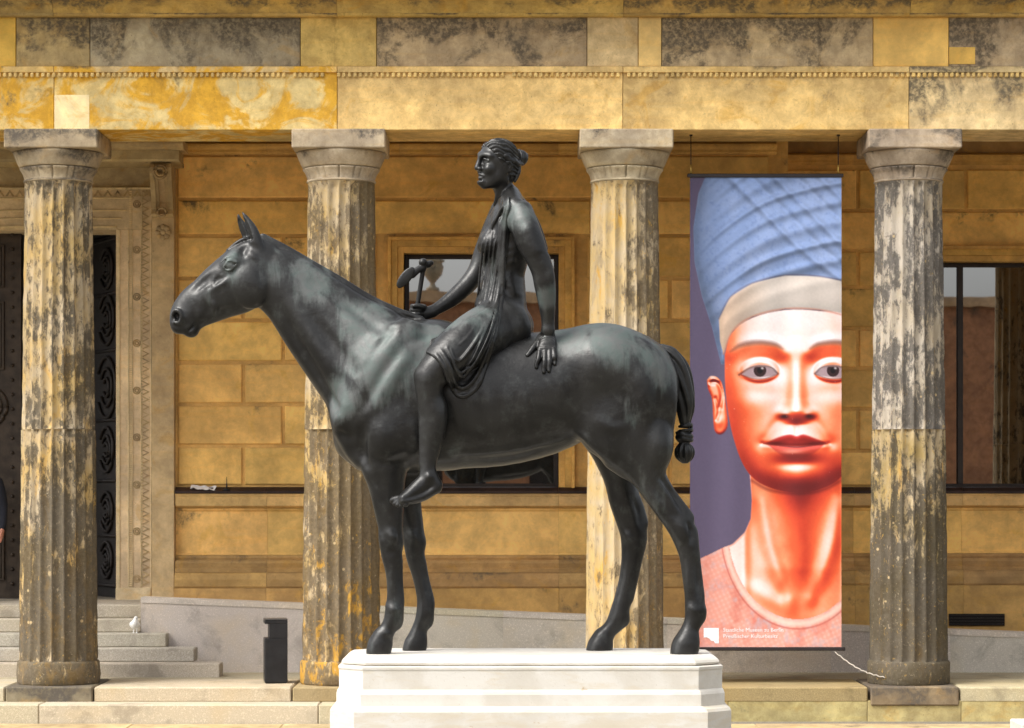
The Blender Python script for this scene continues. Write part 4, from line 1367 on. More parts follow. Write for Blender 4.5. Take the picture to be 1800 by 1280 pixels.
# windows
def frame_prof(x0, x1, z0, z1, y, w, name_col):
    """stepped stone architrave round an opening (sides and top)"""
    outs = []
    for (a, b, dz) in ((0, w * .40, -.022), (w * .40, w * .80, -.045), (w * .80, w, -.075)):
        outs.append((a, b, dz))
    return outs
def window(x0, x1, z0, z1, y, w, mull, rot, label=None):
    e = empty('window', ((x0 + x1) / 2, y, z0))
    e.parent = bld; e.location = e.location - world_loc(bld)
    for a, b, d in frame_prof(x0, x1, z0, z1, y, w, None):
        m = MB()
        m.box(x0 - b, x0 - a, y + d, y + .05, z0, z1 + b, .004)
        m.box(x1 + a, x1 + b, y + d, y + .05, z0, z1 + b, .004)
        m.box(x0 - a, x1 + a, y + d, y + .05, z1 + a, z1 + b, .004)
        m.build('stone_surround', M_TRIM, e, jit((.76, .47, .15), .04, .05))
    yf = y + .17
    m = MB()
    t = .055
    m.box(x0, x0 + t, yf, yf + .07, z0, z1, .004); m.box(x1 - t, x1, yf, yf + .07, z0, z1, .004)
    m.box(x0 + t, x1 - t, yf, yf + .07, z1 - t, z1, .004); m.box(x0 + t, x1 - t, yf, yf + .07, z0, z0 + t, .004)
    for q in mull: m.box(q - .035, q + .035, yf - .01, yf + .07, z0 + t, z1 - t, .004)
    m.build('frame', M_FRAME, e)
    for s in (x0, x1):                                          # reveal
        MB().box(s - .004 if s == x0 else s, s if s == x0 else s + .004, y - .01, y + .5, z0, z1).build('reveal', M_TRIM, e, (.35, .2, .08, .1))
    xs = [x0 + t] + sorted(mull) + [x1 - t]
    for i in range(len(xs) - 1):
        a, b = xs[i] + (.036 if i else 0), xs[i + 1] - (.036 if i < len(xs) - 2 else 0)
        r = rot[i] if isinstance(rot, (list, tuple)) else rot
        dx = (b - a) / 2 * math.tan(math.radians(r))
        v = [(a, yf + .035 - dx, z0 + t), (b, yf + .035 + dx, z0 + t), (b, yf + .035 + dx, z1 - t), (a, yf + .035 - dx, z1 - t)]
        v += [(p[0], p[1] + .008, p[2]) for p in v]
        link('pane', mesh('pane', v, [(0, 1, 2, 3), (7, 6, 5, 4), (0, 4, 5, 1), (1, 5, 6, 2), (2, 6, 7, 3), (3, 7, 4, 0)]), M_GLASS, e)
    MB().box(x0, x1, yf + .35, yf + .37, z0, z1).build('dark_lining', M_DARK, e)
    return e
window(WX0, WX1, WZ0, WZ1, YW, .19, [], -.10)
window(VX0, VX1, VZ0, VZ1, YR, .19, [PX(1692, YR)], .30)

# ------------------------------------------------------------------ doorway, far left
dw = empty('doorway', (-6.3, YW, 1.098)); dw.parent = bld; dw.location = dw.location - world_loc(bld)
DX = PX(205, YW); DZ = PZ(405, YW); Z0 = 1.098
PALE = (.74, .60, .38)
def dpart(m, name, col, mat=M_TRIM, a=.08): return m.build(name, mat, dw, jit(col, a, .05))
JX1 = PX(268, YW)
dpart(MB().box(DX, JX1 + .001, YW - .05, YW + .6, Z0 - .02, DZ + .001, .004), 'jamb', PALE)
dpart(MB().box(DX - .002, JX1 - .01, YW - .065, YW - .049, Z0 - .02, PZ(1033, YW), .004), 'jamb_foot', PALE)
m = MB()                                                        # bead strip with fine carving, outer fillets
for a, b, d in ((206, 212, .012), (226, 228, .014), (233.5, 234.6, .014), (248.3, 249.2, .014), (266, 268, .022)):
    m.box(PX(a, YW), PX(b, YW), YW - .05 - d, YW - .045, PZ(1033, YW), DZ, .002)
dpart(m, 'jamb_fillet', PALE)
zb, zt = PZ(1030, YW), PZ(335, YW)
n = 210
m = MB()
for i in range(n):
    z = zb + (zt - zb) * i / n
    m.box(PX(228.5, YW), PX(233, YW), YW - .060, YW - .048, z, z + (zt - zb) / n * .55)
dpart(m, 'bead_strip', PALE)['kind'] = 'stuff'
m = MB()
for i in range(130):
    z = zb + (zt - zb) * i / 130
    m.box(PX(249.6, YW), PX(251.6, YW), YW - .062, YW - .048, z, z + (zt - zb) / 130 * .6)
dpart(m, 'dentil_strip', PALE)['kind'] = 'stuff'
for i in range(52):                                             # pointed leaf ornament
    z = zb + (zt - zb) * i / 52; h = (zt - zb) / 52
    m = MB()
    pts = [(PX(252, YW), z + h * .05), (PX(264, YW), z + h * .5), (PX(252, YW), z + h * .95), (PX(252, YW), z + h * .78), (PX(260, YW), z + h * .5), (PX(252, YW), z + h * .22)]
    m.profile_y(YW - .062, YW - .048, pts)
    dpart(m, 'leaf_ornament', (.50, .38, .22))
def ring(m, cx, cz, y, r, t, seg=20):
    m.tube([(cx + r * math.cos(a), y, cz + r * math.sin(a)) for a in np.linspace(0, 2 * math.pi, seg + 1)], t, 6)
for q in (360, 440, 522.5, 604, 687, 769, 852, 934, 1017):
    m = MB(); cx, cz = PX(241.5, YW), PZ(q, YW)
    ring(m, cx, cz, YW - .054, .040, .008); ring(m, cx, cz, YW - .054, .020, .008, 14)
    dpart(m, 'rosette', (.50, .38, .22))
# lintel and frieze
dpart(MB().box(-10, JX1, YW - .05, YW + .6, DZ + .002, PZ(332, YW), .004), 'lintel', PALE)
m = MB()
for a, b, d in ((402, 398, .012), (386, 384, .014), (372, 370, .014), (350, 348, .014), (334, 331, .03)):
    m.box(-10, PX(268, YW) - .002 if b < 340 else PX(206 + (402 - a) * .55, YW), YW - .05 - d, YW - .045, PZ(a, YW), PZ(b, YW), .002)
dpart(m, 'lintel_fillet', PALE)
for i in range(48):                                             # leaf row under the frieze
    x = -9.9 + i * (JX1 + 9.9) / 48; wv = (JX1 + 9.9) / 48
    z0_, z1_ = PZ(346, YW), PZ(335, YW)
    m = MB(); m.profile_y(YW - .064, YW - .048, [(x + wv * .05, z0_), (x + wv * .5, z1_), (x + wv * .95, z0_), (x + wv * .75, z0_), (x + wv * .5, z0_ + (z1_ - z0_) * .62), (x + wv * .25, z0_)])
    dpart(m, 'leaf_ornament', (.50, .38, .22))
dpart(MB().box(-10, PX(264, YW), YW - .02, YW + .5, PZ(331, YW), PZ(286, YW)), 'door_frieze', (.52, .42, .25))
# hood cornice on consoles
HX = PX(322, 30.9)
def hood(x1, pts, name, col): dpart(MB().profile_x(-10, x1, pts), name, col)
zy = lambda py, Y: PZ(py, Y)
dpart(MB().profile_x(-10, HX - .06, [(31.5, zy(283, 30.98)), (31.0, zy(283, 30.98)), (30.98, zy(280, 30.98)), (30.98, zy(264, 30.98)), (31.5, zy(262, 30.98))]), 'hood_fascia', (.56, .46, .27))
dpart(MB().profile_x(-10, HX, [(31.5, zy(263.5, 30.98)), (30.95, zy(263.5, 30.98)), (30.90, zy(258, 30.9)), (30.88, zy(253, 30.9)), (30.88, zy(248, 30.9)), (31.5, zy(244, 30.9))]), 'hood_moulding', (.56, .44, .25))
dpart(MB().profile_x(-10, PX(318, 31.1), [(31.5, zy(291, 31.12)), (31.2, zy(291, 31.12)), (31.12, zy(288, 31.12)), (31.06, zy(284, 31.1)), (31.5, zy(282.8, 31.1))]), 'hood_bed_moulding', (.50, .38, .2))
# pilaster strip and console
PXA, PXB = PX(269, YW), PX(308, YW)
dpart(MB().box(PXA, PXB, YW - .10, YW + .5, Z0 - .1, PZ(286, YW), .006), 'pilaster_strip', (.58, .45, .27))
con = empty('console', ((PXA + PXB) / 2, YW - .1, PZ(390, YW))); con.parent = dw; con.location = con.location - world_loc(dw)
ca, cb = PX(266, 31.2), PX(304, 31.2)
prof = [(YW - .10, PZ(290, 31.2)), (YW - .34, PZ(290, 31.2)), (YW - .37, PZ(297, 31.2)), (YW - .36, PZ(308, 31.2)), (YW - .31, PZ(322, 31.2)), (YW - .25, PZ(338, 31.2)), (YW - .20, PZ(355, 31.2)), (YW - .19, PZ(368, 31.2)), (YW - .22, PZ(376, 31.2)), (YW - .16, PZ(381, 31.2)), (YW - .10, PZ(381, 31.2))]
wd = cb - ca
for i, (a, b, d) in enumerate(((0, .22, 0), (.22, .36, .02), (.36, .64, .045), (.64, .78, .02), (.78, 1, 0))):
    MB().profile_x(ca + wd * a, ca + wd * b, [(y + (d if 0 < k < len(prof) - 1 else 0), z) for k, (y, z) in enumerate(prof)]).build('console_lobe', M_TRIM, con, jit((.56, .43, .25), .1))
for r_, q, yy, tt in ((.075, 303, YW - .37, .018), (.045, 303, YW - .38, .016), (.05, 372, YW - .23, .016)):
    m = MB(); ring(m, (ca + cb) / 2, PZ(q, 31.1), yy, r_, tt); m.build('scroll', M_TRIM, con, (.5, .38, .22, .1))
for k in range(9):                                               # flower boss under the console
    a = 2 * math.pi * k / 8
    rr = 0 if k == 8 else .062
    m = MB(); cx, cz = (ca + cb) / 2 + rr * math.cos(a), PZ(407, 31.2) + rr * math.sin(a)
    m.lathe(cx, 0, [(.002, -.03), (.03, -.02), (.036, 0), (.03, .012), (.004, .02)], 8)
    m.v = [(p[0], YW - .115 - p[2], cz + p[1]) for p in m.v]
    m.build('petal', M_TRIM, con, (.52, .40, .24, .12))
# door leaves
left = empty('door', (-7.2, 31.82, Z0)); left.parent = dw; left.location = left.location - world_loc(dw)
LX = PX(37, 31.8)
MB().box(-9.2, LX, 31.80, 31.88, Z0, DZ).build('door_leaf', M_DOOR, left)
y0 = 31.80
for z0_, z1_ in ((PZ(1020, y0), PZ(860, y0)), (PZ(650, y0), PZ(530, y0)), (PZ(505, y0), PZ(430, y0))):
    for k, d in enumerate((.03, .022, .012)):
        g = .035 * k
        m = MB()
        for a, b, c, e in ((LX - 1.1 + g, LX - .20 - g, z0_ + g, z0_ + g + .028), (LX - 1.1 + g, LX - .20 - g, z1_ - g - .028, z1_ - g), (LX - .228 - g, LX - .20 - g, z0_ + g + .028, z1_ - g - .028)):
            m.box(a, b, y0 - d, y0 + .01, c, e, .004)
        m.build('door_moulding', M_DOOR, left)
m = MB(); cx, cz = PX(-22, y0), PZ(715, y0)
ring(m, cx, cz, y0 - .01, .235, .025, 32); ring(m, cx, cz, y0 - .01, .17, .018, 28); m.build('door_ring', M_DOOR, left)
for k in range(25):
    q = 412 + 25.6 * k
    m = MB(); m.lathe(0, 0, [(.002, .028), (.014, .024), (.021, .012), (.024, 0)][::-1], 10)
    cx, cz = PX(22, y0), PZ(q, y0)
    m.v = [(cx + p[0], y0 - p[2], cz + p[1]) for p in m.v]
    m.f = [tuple(f) for f in m.f]
    m.build('door_boss', M_DOOR, left)
right = empty('door', (-4.85, 31.9, Z0)); right.parent = dw; right.location = right.location - world_loc(dw)
# right leaf stands open into the dark hall: seen almost edge on, scroll reliefs on its face
def leaf_pt(s, z, off=0.0):
    """s = distance from the hinge along the open leaf"""
    a = math.radians(62)
    return (-4.76 - s * math.cos(a) - off * math.sin(a), 31.86 + s * math.sin(a) - off * math.cos(a), z)
v = [leaf_pt(s, z, o) for o in (0, -.07) for s, z in ((0, Z0), (1.5, Z0), (1.5, DZ), (0, DZ))]
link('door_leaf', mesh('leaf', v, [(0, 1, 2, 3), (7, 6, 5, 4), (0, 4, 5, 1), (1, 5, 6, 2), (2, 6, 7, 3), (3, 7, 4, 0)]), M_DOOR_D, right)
for q, rr in ((470, .22), (560, .28), (680, .34), (790, .25), (900, .22), (985, .2)):
    for f_ in (1, .62, .3):
        m = MB(); m.tube([leaf_pt(.42 + rr * f_ * math.cos(a), PZ(q, 32) + rr * f_ * math.sin(a) * 1.1, .02) for a in np.linspace(.5, 2 * math.pi * .92, 22)], .022, 6)
        m.build('scroll_relief', M_DOOR_D, right)
for q in (420, 515, 615, 738, 845, 942, 1030):
    m = MB(); m.tube([leaf_pt(.06, PZ(q, 32), .012), leaf_pt(.95, PZ(q, 32), .012)], .022, 6); m.build('door_moulding', M_DOOR_D, right)
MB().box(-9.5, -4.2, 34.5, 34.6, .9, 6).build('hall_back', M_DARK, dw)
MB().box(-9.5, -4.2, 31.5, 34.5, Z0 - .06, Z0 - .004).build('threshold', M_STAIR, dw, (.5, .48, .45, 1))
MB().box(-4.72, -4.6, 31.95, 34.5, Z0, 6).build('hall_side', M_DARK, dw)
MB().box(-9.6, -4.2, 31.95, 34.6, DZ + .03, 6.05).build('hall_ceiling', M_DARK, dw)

# ------------------------------------------------------------------ columns
AX = [-7.848, PX(103, YC), PX(600, YC), PX(1098, YC), PX(1597, YC), 7.255]
def wob(n, amp, seed):
    r_ = np.random.RandomState(seed)
    k = [(r_.randint(1, 14), r_.uniform(.5, 9), r_.uniform(0, 6.3), r_.uniform(.3, 1)) for _ in range(n)]
    s = sum(q[3] for q in k)
    return lambda th, z: amp * sum(c * np.sin(a * th + b * z + p) for a, b, p, c in k) / s * 2.2
def fluted(cx, prof, seg, depth, amp, seed, name, mat, parent, col):
    th = np.linspace(0, 2 * math.pi, seg, endpoint=False)
    W = wob(18, amp, seed); W2 = wob(26, amp * .8, seed + 1)
    fl = np.abs(np.sin(10 * th)) ** .65
    V = []
    for r, z, dd in prof:
        rr = r - depth * dd * fl * (1 + 6 * W2(th, z * 3))
        rr = rr + np.minimum(W(th, z * 2.5), amp * .35)
        zz_ = z + (.0 * th)
        V.append(np.stack([cx + rr * np.cos(th), YC + rr * np.sin(th), zz_], 1))
    n = len(prof)
    i = np.arange(seg); j = (i + 1) % seg
    Q = np.concatenate([np.stack([k * seg + i, k * seg + j, (k + 1) * seg + j, (k + 1) * seg + i], 1) for k in range(n - 1)])
    me = mesh_np(name, np.concatenate(V), Q, True)
    return link(name, me, mat, parent, col)

CS = [  # base, dark, amount of crust, lichen, splash
    ((.44, .33, .16), (.042, .038, .030), .48, .45, .10),
    ((.52, .36, .14), (.045, .038, .028), .56, .50, .11),
    ((.52, .36, .14), (.075, .056, .034), .50, .80, .12),
    ((.56, .40, .17), (.09, .07, .045), .14, .80, .03),
    ((.44, .37, .27), (.050, .046, .042), .66, .12, .13),
    ((.40, .31, .19), (.045, .038, .03), .4, .5, .08)]
LOWT = [None, None, None, None, ((.36, .26, .10), (.030, .027, .022), .12, .55, .30), None]
LB = ['sooty fluted column standing left of the stairs, just outside the picture',
      'sooty fluted column with yellow flakes at the foot of the entrance stairs',
      'yellow fluted column behind the front of the bronze horse',
      'ochre fluted column behind the hind legs of the bronze horse',
      'grey and black fluted column beside the hanging banner',
      'fluted column reflected in the big window at the end of the wall']
for ci in range(1, 6):
    cx = AX[ci]
    c = empty('column', (cx, YC, ZS), LB[ci], 'column', 'fluted columns of the portico')
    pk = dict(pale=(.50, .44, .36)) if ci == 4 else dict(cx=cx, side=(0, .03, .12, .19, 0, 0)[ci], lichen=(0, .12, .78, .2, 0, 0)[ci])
    mat = m_column('column_stone', *CS[ci], **pk)
    matl = m_column('column_stone_low', *LOWT[ci]) if LOWT[ci] else mat
    mc = jit((.50, .43, .33), (.2, .55, .12, .10, .45, .3)[ci], .05)
    amp = (.004, .007, .007, .004, .009, .004)[ci]
    # base ring
    m = MB(); m.lathe(cx, YC, [(.425, ZS - .004), (.436, ZS + .02), (.438, ZS + .10), (.436, ZS + .225), (.428, ZS + .245), (.410, ZS + .252)], 72)
    o = m.build('base', matl, c)
    for v_ in o.data.vertices:
        k = .004 * math.sin(v_.co.x * 40 + v_.co.z * 31) + .003 * math.sin(v_.co.y * 57 - v_.co.z * 90)
        v_.co.x += k; v_.co.y += k
    zj, zt = 3.052, 5.668
    def shaft(z0, z1, r0, r1, n):
        out = []
        for k in range(n + 1):
            t = k / n
            dd = 1.0
            out.append((r0 + (r1 - r0) * t, z0 + (z1 - z0) * t, dd))
        return out
    low = [(.405, ZS + .245, 0)] + shaft(ZS + .262, zj - .008, .418, .394, 62) + [(.380, zj - .003, 0)]
    up = [(.375, zj - .003, 0)] + shaft(zj + .006, zt - .05, .390, .357, 66) + [(.358, zt - .02, .35), (.358, zt, 0)]
    fluted(cx, low, 160, .040, amp * 1.25, 10 * ci + 3, 'lower_drum', matl, c, None)
    fluted(cx, up, 160, .040, amp, 10 * ci, 'upper_drum', mat, c, None)
    # necking: annulet, ring of leaves, echinus, abacus
    m = MB(); m.lathe(cx, YC, [(.355, zt + .001), (.366, zt + .006), (.370, zt + .018), (.362, zt + .026)], 64); m.build('annulet', M_CAP, c, mc)
    th = np.linspace(0, 2 * math.pi, 192, endpoint=False)
    leafm = np.clip(np.abs(np.cos(15 * th)) * 4.5, 0, 1)
    prof = [(.360, zt + .027, .012), (.362, zt + .05, .03), (.376, zt + .09, .04), (.396, zt + .122, .05), (.410, zt + .138, .05), (.410, zt + .147, .03), (.390, zt + .152, .008), (.380, zt + .154, 0)]
    V = []
    for r, z, d in prof:
        rr = r - d * (1 - leafm)
        V.append(np.stack([cx + rr * np.cos(th), YC + rr * np.sin(th), np.full_like(th, z)], 1))
    i = np.arange(192); j = (i + 1) % 192
    Q = np.concatenate([np.stack([k * 192 + i, k * 192 + j, (k + 1) * 192 + j, (k + 1) * 192 + i], 1) for k in range(len(prof) - 1)])
    link('leaf_ring', mesh_np('leaf_ring', np.concatenate(V), Q), M_CAP, c, mc)
    m = MB(); m.lathe(cx, YC, [(.380, zt + .155), (.410, zt + .160), (.416, zt + .172), (.432, zt + .20), (.458, zt + .26), (.474, zt + .30), (.478, zt + .315), (.47, zt + .322)], 72); m.build('echinus', M_CAP, c, mc)
    za = zt + .3225
    m = MB(); m.box(cx - .49, cx + .49, YC - .49, YC + .49, za, 6.1905, .012); m.build('abacus', M_CAP, c, jit(mc[:3], mc[3] * 1.1, .03))

# ------------------------------------------------------------------ entablature
ent = empty('entablature', (0, YC, 6.19), 'weathered yellow sandstone beam course with bead row resting on the columns', 'entablature')
YA = 27.62
AR = [(-905, -405, (.62, .40, .12), .10), (-405, 95, (.80, .60, .26), .16), (95, 593, (.80, .62, .30), .12), (593, 1095, (.84, .60, .25), .03), (1095, 1598, (.78, .57, .24), .18), (1598, 2100, (.80, .64, .36), .50), (2100, 2600, (.6, .4, .15), .1)]
for a, b, c, al in AR:
    x0, x1 = PX(a, YA) + .0025, PX(b, YA) - .0025
    m = MB().box(x0, x1, YA, 28.55, 6.192, PZ(118, YA), .006)
    o = m.build('architrave_block', M_OCH if -500 < a < 500 else M_ENT, ent, jit(c, al, .03))
    MB().box(x0, x1, YA - .030, YA + .02, PZ(128, YA), PZ(117.5, YA), .004).build('taenia', M_OCH if -500 < a < 500 else M_ENT, ent, jit(c, al + .05, .03))
m = MB(); x = -7.3
while x < 7.4:
    if rng.random() > .03:
        w_ = .034 + rng.uniform(-.002, .004)
        m.box(x, x + w_, YA - .030, YA + .01, PZ(136.5, YA) + rng.uniform(0, .004), PZ(128.2, YA), .008)
    x += .0575
m.build('bead_row', M_ENT, ent, (.80, .60, .25, .10), 'stuff')
m = MB().box(PX(95.5, YA), PX(157, YA), YA - .003, YA + .02, 6.195, PZ(167, YA), .001).build('repair_stone', M_NEW, ent, (.92, .76, .44, 0))
FR = [(-760, -330, (.36, .29, .18), .5), (-330, 0 - 2, (.36, .29, .18), .5), (-2, 28, (.92, .58, .12), -1), (28, 158, (.52, .40, .20), .52), (158, 528, (.50, .42, .30), .60), (528, 662, (.78, .56, .20), .06), (662, 1032, (.60, .47, .28), .58),
      (1032, 1122, (.78, .62, .36), .14), (1122, 1163, (.90, .64, .26), -1), (1163, 1535, (.64, .50, .29), .64), (1535, 1668, (.92, .60, .19), -1), (1668, 2010, (.58, .47, .30), .60), (2010, 2500, (.36, .29, .18), .5)]
YF = 27.65
for a, b, c, al in FR:
    m = MB().box(PX(a, YF) + .003, PX(b, YF) - .003, YF - (.004 if al < 0 else 0) + rng.uniform(0, .006), 28.5, PZ(117.3, YF) + .002, PZ(30, YF), .006)
    m.build('frieze_block', M_NEW if al < 0 else M_FRZ, ent, jit(c, max(al, 0), .03))
MB().box(PX(1668, YF) + .003, PX(1714, YF), YF - .004, YF + .02, PZ(113, YF), PZ(83, YF), .002).build('repair_stone', M_NEW, ent, (.90, .58, .15, 0))
cut = [-800, 95 - 500, 95, 593, 1095, 1598, 2100, 2600]
for a, b in zip(cut[:-1], cut[1:]):
    x0, x1 = PX(a, YA) + .002, PX(b, YA) - .002
    c = (.66, .47, .16) if b > 300 else (.52, .39, .17)
    al = rng.choice((.3, .45, .5))
    m = MB().profile_x(x0, x1, [(28.5, PZ(29.9, YA)), (YA - .02, PZ(29.9, YA)), (YA - .05, PZ(29, YA)), (YA - .05, PZ(24.5, YA)), (28.5, PZ(24.5, YA))])
    m.build('cornice_fillet', M_ENT, ent, jit(c, al, .05))
    m = MB().profile_x(x0, x1, [(28.5, PZ(24.3, YA)), (YA - .055, PZ(24.3, YA)), (YA - .075, PZ(20, YA)), (YA - .12, PZ(12, YA)), (YA - .17, PZ(6, YA)), (YA - .20, PZ(4, YA)), (28.5, PZ(4, YA))])
    m.build('cornice_block', M_ENT, ent, jit(c, al, .05))
    m = MB().profile_x(x0, x1, [(28.5, PZ(3.8, YA)), (YA - .23, PZ(3.8, YA)), (YA - .24, PZ(-6, YA)), (YA - .62, PZ(-9, YA)), (YA - .64, 7.95), (28.5, 8.1)])
    m.build('cornice_block', M_ENT, ent, jit((.42, .27, .1), al, .05))
MB().box(-12, 12, 28.5, 33.5, 6.99, 7.2).build('portico_ceiling', M_CEIL, ent)
MB().box(-12, 12, 28.45, 33.5, 7.9, 8.05).build('added_roof_slab', M_CEIL, ent)  # unseen slab, added to keep sky light out of the portico
# end wall of the portico, both sides, well outside the picture
for s in (-1, 1):
    pass
# ------------------------------------------------------------------ pedestal
PCX = PX(932, DS)
ped = empty('pedestal', (PCX, DS, 0), 'white marble pedestal with stained mouldings under the bronze horse', 'pedestal')
def octo(hw, hd, c): return [(-hw + c, -hd), (hw - c, -hd), (hw, -hd + c), (hw, hd - c), (hw - c, hd), (-hw + c, hd), (-hw, hd - c), (-hw, -hd + c)]
def slab(name, prof, al, c=.17):
    """prof: (half width, z); chamfered rectangle"""
    vs, fs = [], []
    for hw, z in prof:
        hd = hw - .78
        for x_, y_ in octo(hw, hd, c): vs.append((PCX + x_, DS + y_, z))
    n = len(prof)
    for k in range(n - 1):
        for i in range(8): fs.append((k * 8 + i, k * 8 + (i + 1) % 8, (k + 1) * 8 + (i + 1) % 8, (k + 1) * 8 + i))
    fs.append(tuple(range(8))[::-1]); fs.append(tuple((n - 1) * 8 + i for i in range(8)))
    return link(name, mesh(name, vs, fs), M_MARBLE, ped, (1, 1, 1, al))
W = 336 / SS * (DS - .55) / DS
zp = lambda q: PZ(q, DS - .5)
Z = PED_Z
slab('top_slab', [(W - .012, zp(1171)), (W, zp(1169)), (W + .002, zp(1166)), (W - .006, zp(1162)), (W - .022, zp(1158)), (W - .05, zp(1154.5)), (W - .085, Z + .001), (W - .10, Z + .003)], .02)
slab('die', [(W + .018, zp(1212)), (W + .018, zp(1180)), (W + .022, zp(1177)), (W + .022, zp(1173)), (W + .012, zp(1171.2))], .55)
slab('moulding', [(W + .034, zp(1241)), (W + .034, zp(1221)), (W + .028, zp(1216)), (W + .020, zp(1212.2))], .20)
slab('base_course', [(W + .075, .33), (W + .075, zp(1251)), (W + .066, zp(1246)), (W + .036, zp(1241.2))], .8)
slab('foot', [(W + .22, -.01), (W + .22, .24), (W + .18, .30), (W + .08, .329)], .5)

# ------------------------------------------------------------------ the bronze
st = empty('bronze_statue', (PCX, DS, PED_Z), 'dark green bronze of a woman with an axe riding a standing horse on the pedestal', 'statue')
HF_ = make_horse()
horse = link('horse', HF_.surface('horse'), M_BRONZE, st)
t_ = link('tail', make_tail().surface('tail'), M_BRONZE_D, horse)
RF_, TF_ = make_rider(HF_)
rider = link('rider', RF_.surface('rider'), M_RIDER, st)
link('hair', make_hair().surface('hair'), M_RIDER, rider)
link('drapery', make_drape(TF_, HF_).surface('drapery'), M_RIDER, rider)
link('axe', make_axe().surface('axe'), M_BRONZE_D, st)
del HF_, RF_, TF_

# ------------------------------------------------------------------ banner
YB = 28.0
ban = empty('hanging_banner', (PX(1346, YB), YB, PZ(1144, YB)), 'tall banner printed with an orange face in a blue headwrap, hanging between two columns', 'banner')
bx0, bx1, by0, by1 = 1213.0, 1479.0, 311.0, 1138.0
def lin(c): return np.where(np.asarray(c) / 255. <= .04045, np.asarray(c) / 255. / 12.92, ((np.asarray(c) / 255. + .055) / 1.055) ** 2.4)
def wave(px, py):
    t = np.clip((py - by0) / (by1 - by0), 0, 1)
    e = np.sin(np.pi * np.clip(t * 1.0, 0, 1)) ** .5
    return e * (.010 * np.sin((px - bx0) / 21.0 + .8 * t) + .006 * np.sin((px - bx0) / 9.5 + 2 + 2 * t) + .012 * np.sin((px - bx0) / 75.0 + 1))
def paint():
    nx, ny = 214, 662
    gx = np.linspace(bx0, bx1, nx); gy = np.linspace(by0, by1, ny)
    X, Y = np.meshgrid(gx, gy, indexing='ij')
    C = np.zeros((nx, ny, 3)); C[:] = (96, 86, 112)
    r_ = np.random.RandomState(3)
    def nz(sx, sy, k=3):
        """cheap smooth noise, 0..1"""
        out = np.zeros_like(X); amp = 0
        for o in range(k):
            f = 2 ** o
            g = r_.rand(int((bx1 - bx0) / sx * f) + 3, int((by1 - by0) / sy * f) + 3)
            u_ = (X - bx0) / sx * f; v_ = (Y - by0) / sy * f
            i, j = u_.astype(int), v_.astype(int); a, b = u_ - i, v_ - j
            a = a * a * (3 - 2 * a); b = b * b * (3 - 2 * b)
            out += (g[i, j] * (1 - a) * (1 - b) + g[i + 1, j] * a * (1 - b) + g[i, j + 1] * (1 - a) * b + g[i + 1, j + 1] * a * b) / f; amp += 1 / f
        return out / amp
    def put(mask, col):
        m_ = np.clip(mask, 0, 1)[..., None]
        C[:] = C * (1 - m_) + np.asarray(col, float) * m_
    def fill(pts, col, soft=1.5, a=1.0, smooth=0):
        p_ = np.array(pts, float)
        if smooth: p_ = catmull(np.vstack([p_, p_[:1]]), smooth)[:-1]
        put(np.clip(.5 - poly_sd(X, Y, p_) / soft, 0, 1) * a, col)
    def line(pts, w_, col, a=1.0, soft=1.5, taper=False):
        p_ = catmull(np.array(pts, float), 6)
        d = np.full(X.shape, 1e9)
        n = len(p_) - 1
        for i in range(n):
            e = p_[i + 1] - p_[i]
            t = np.clip(((X - p_[i][0]) * e[0] + (Y - p_[i][1]) * e[1]) / (e.dot(e) + 1e-9), 0, 1)
            ww = w_ * (math.sin(math.pi * (i + .5) / n) ** .6 if taper else 1)
            d = np.minimum(d, np.hypot(X - p_[i][0] - e[0] * t, Y - p_[i][1] - e[1] * t) - ww)
        put(np.clip(.5 - d / soft, 0, 1) * a, col)
    def glow(cx, cy, rx, ry, col, a, p=1.0, lim=None):
        g = np.exp(-(((X - cx) / rx) ** 2 + ((Y - cy) / ry) ** 2) * p) * a
        put(g if lim is None else g * lim, col)
    # blue cloth headwrap
    hat = [(1246, 296), (1228, 340), (1219, 400), (1221, 460), (1234, 520), (1252, 575), (1268, 640), (1276, 640), (1278, 612), (1300, 572), (1380, 545), (1490, 553), (1490, 296)]
    fill(hat, (142, 166, 214))
    hm = np.clip(.5 - poly_sd(X, Y, hat) / 2, 0, 1)
    put(hm * (nz(26, 46) - .35) * .9, (170, 186, 224))
    put(hm * np.clip(nz(5, 5, 2) - .55, 0, 1) * 1.2, (112, 136, 190))
    put(hm * np.clip((X - 1420) / 80, 0, 1) * .3, (178, 196, 236))
    # brow band
    bu = [(1264, 560), (1284, 522), (1322, 498), (1380, 484), (1440, 486), (1490, 496)]; bl = [(1490, 556), (1440, 545), (1380, 543), (1322, 557), (1288, 582), (1272, 622)]
    fill(bu + [] + bl + [(1266, 600)], (238, 226, 216))
    bm = np.clip(.5 - poly_sd(X, Y, bu + bl + [(1266, 600)]) / 2, 0, 1)
    put(bm * np.clip(1 - (X - 1268) / 90, 0, 1) * .55, (206, 160, 122))
    line(bu, 1.2, (120, 110, 130), .7, 3)
    # neck and shoulders
    neck = [(1318, 835), (1322, 880), (1320, 912), (1309, 936), (1288, 956), (1230, 984), (1200, 1000), (1200, 1150), (1490, 1150), (1490, 835)]
    fill(neck, (240, 176, 160))
    nm = np.clip(.5 - poly_sd(X, Y, neck) / 2, 0, 1)
    # beaded collar: rings of a broad oval
    ex, ey = (X - 1402) / 1.0, (Y - 930) / 1.0
    rr_ = np.hypot(ex / 1.0, ey / 1.30); an = np.arctan2(ey, ex)
    cm_ = ((rr_ > 122) & nm.astype(bool)) * np.clip((Y - 955) / 10, 0, 1)
    put(cm_ * 1.0, (236, 168, 152))
    weave = .5 + .5 * np.sin((X + .35 * Y) / 1.9) * np.sin((Y - .35 * X) / 1.9)
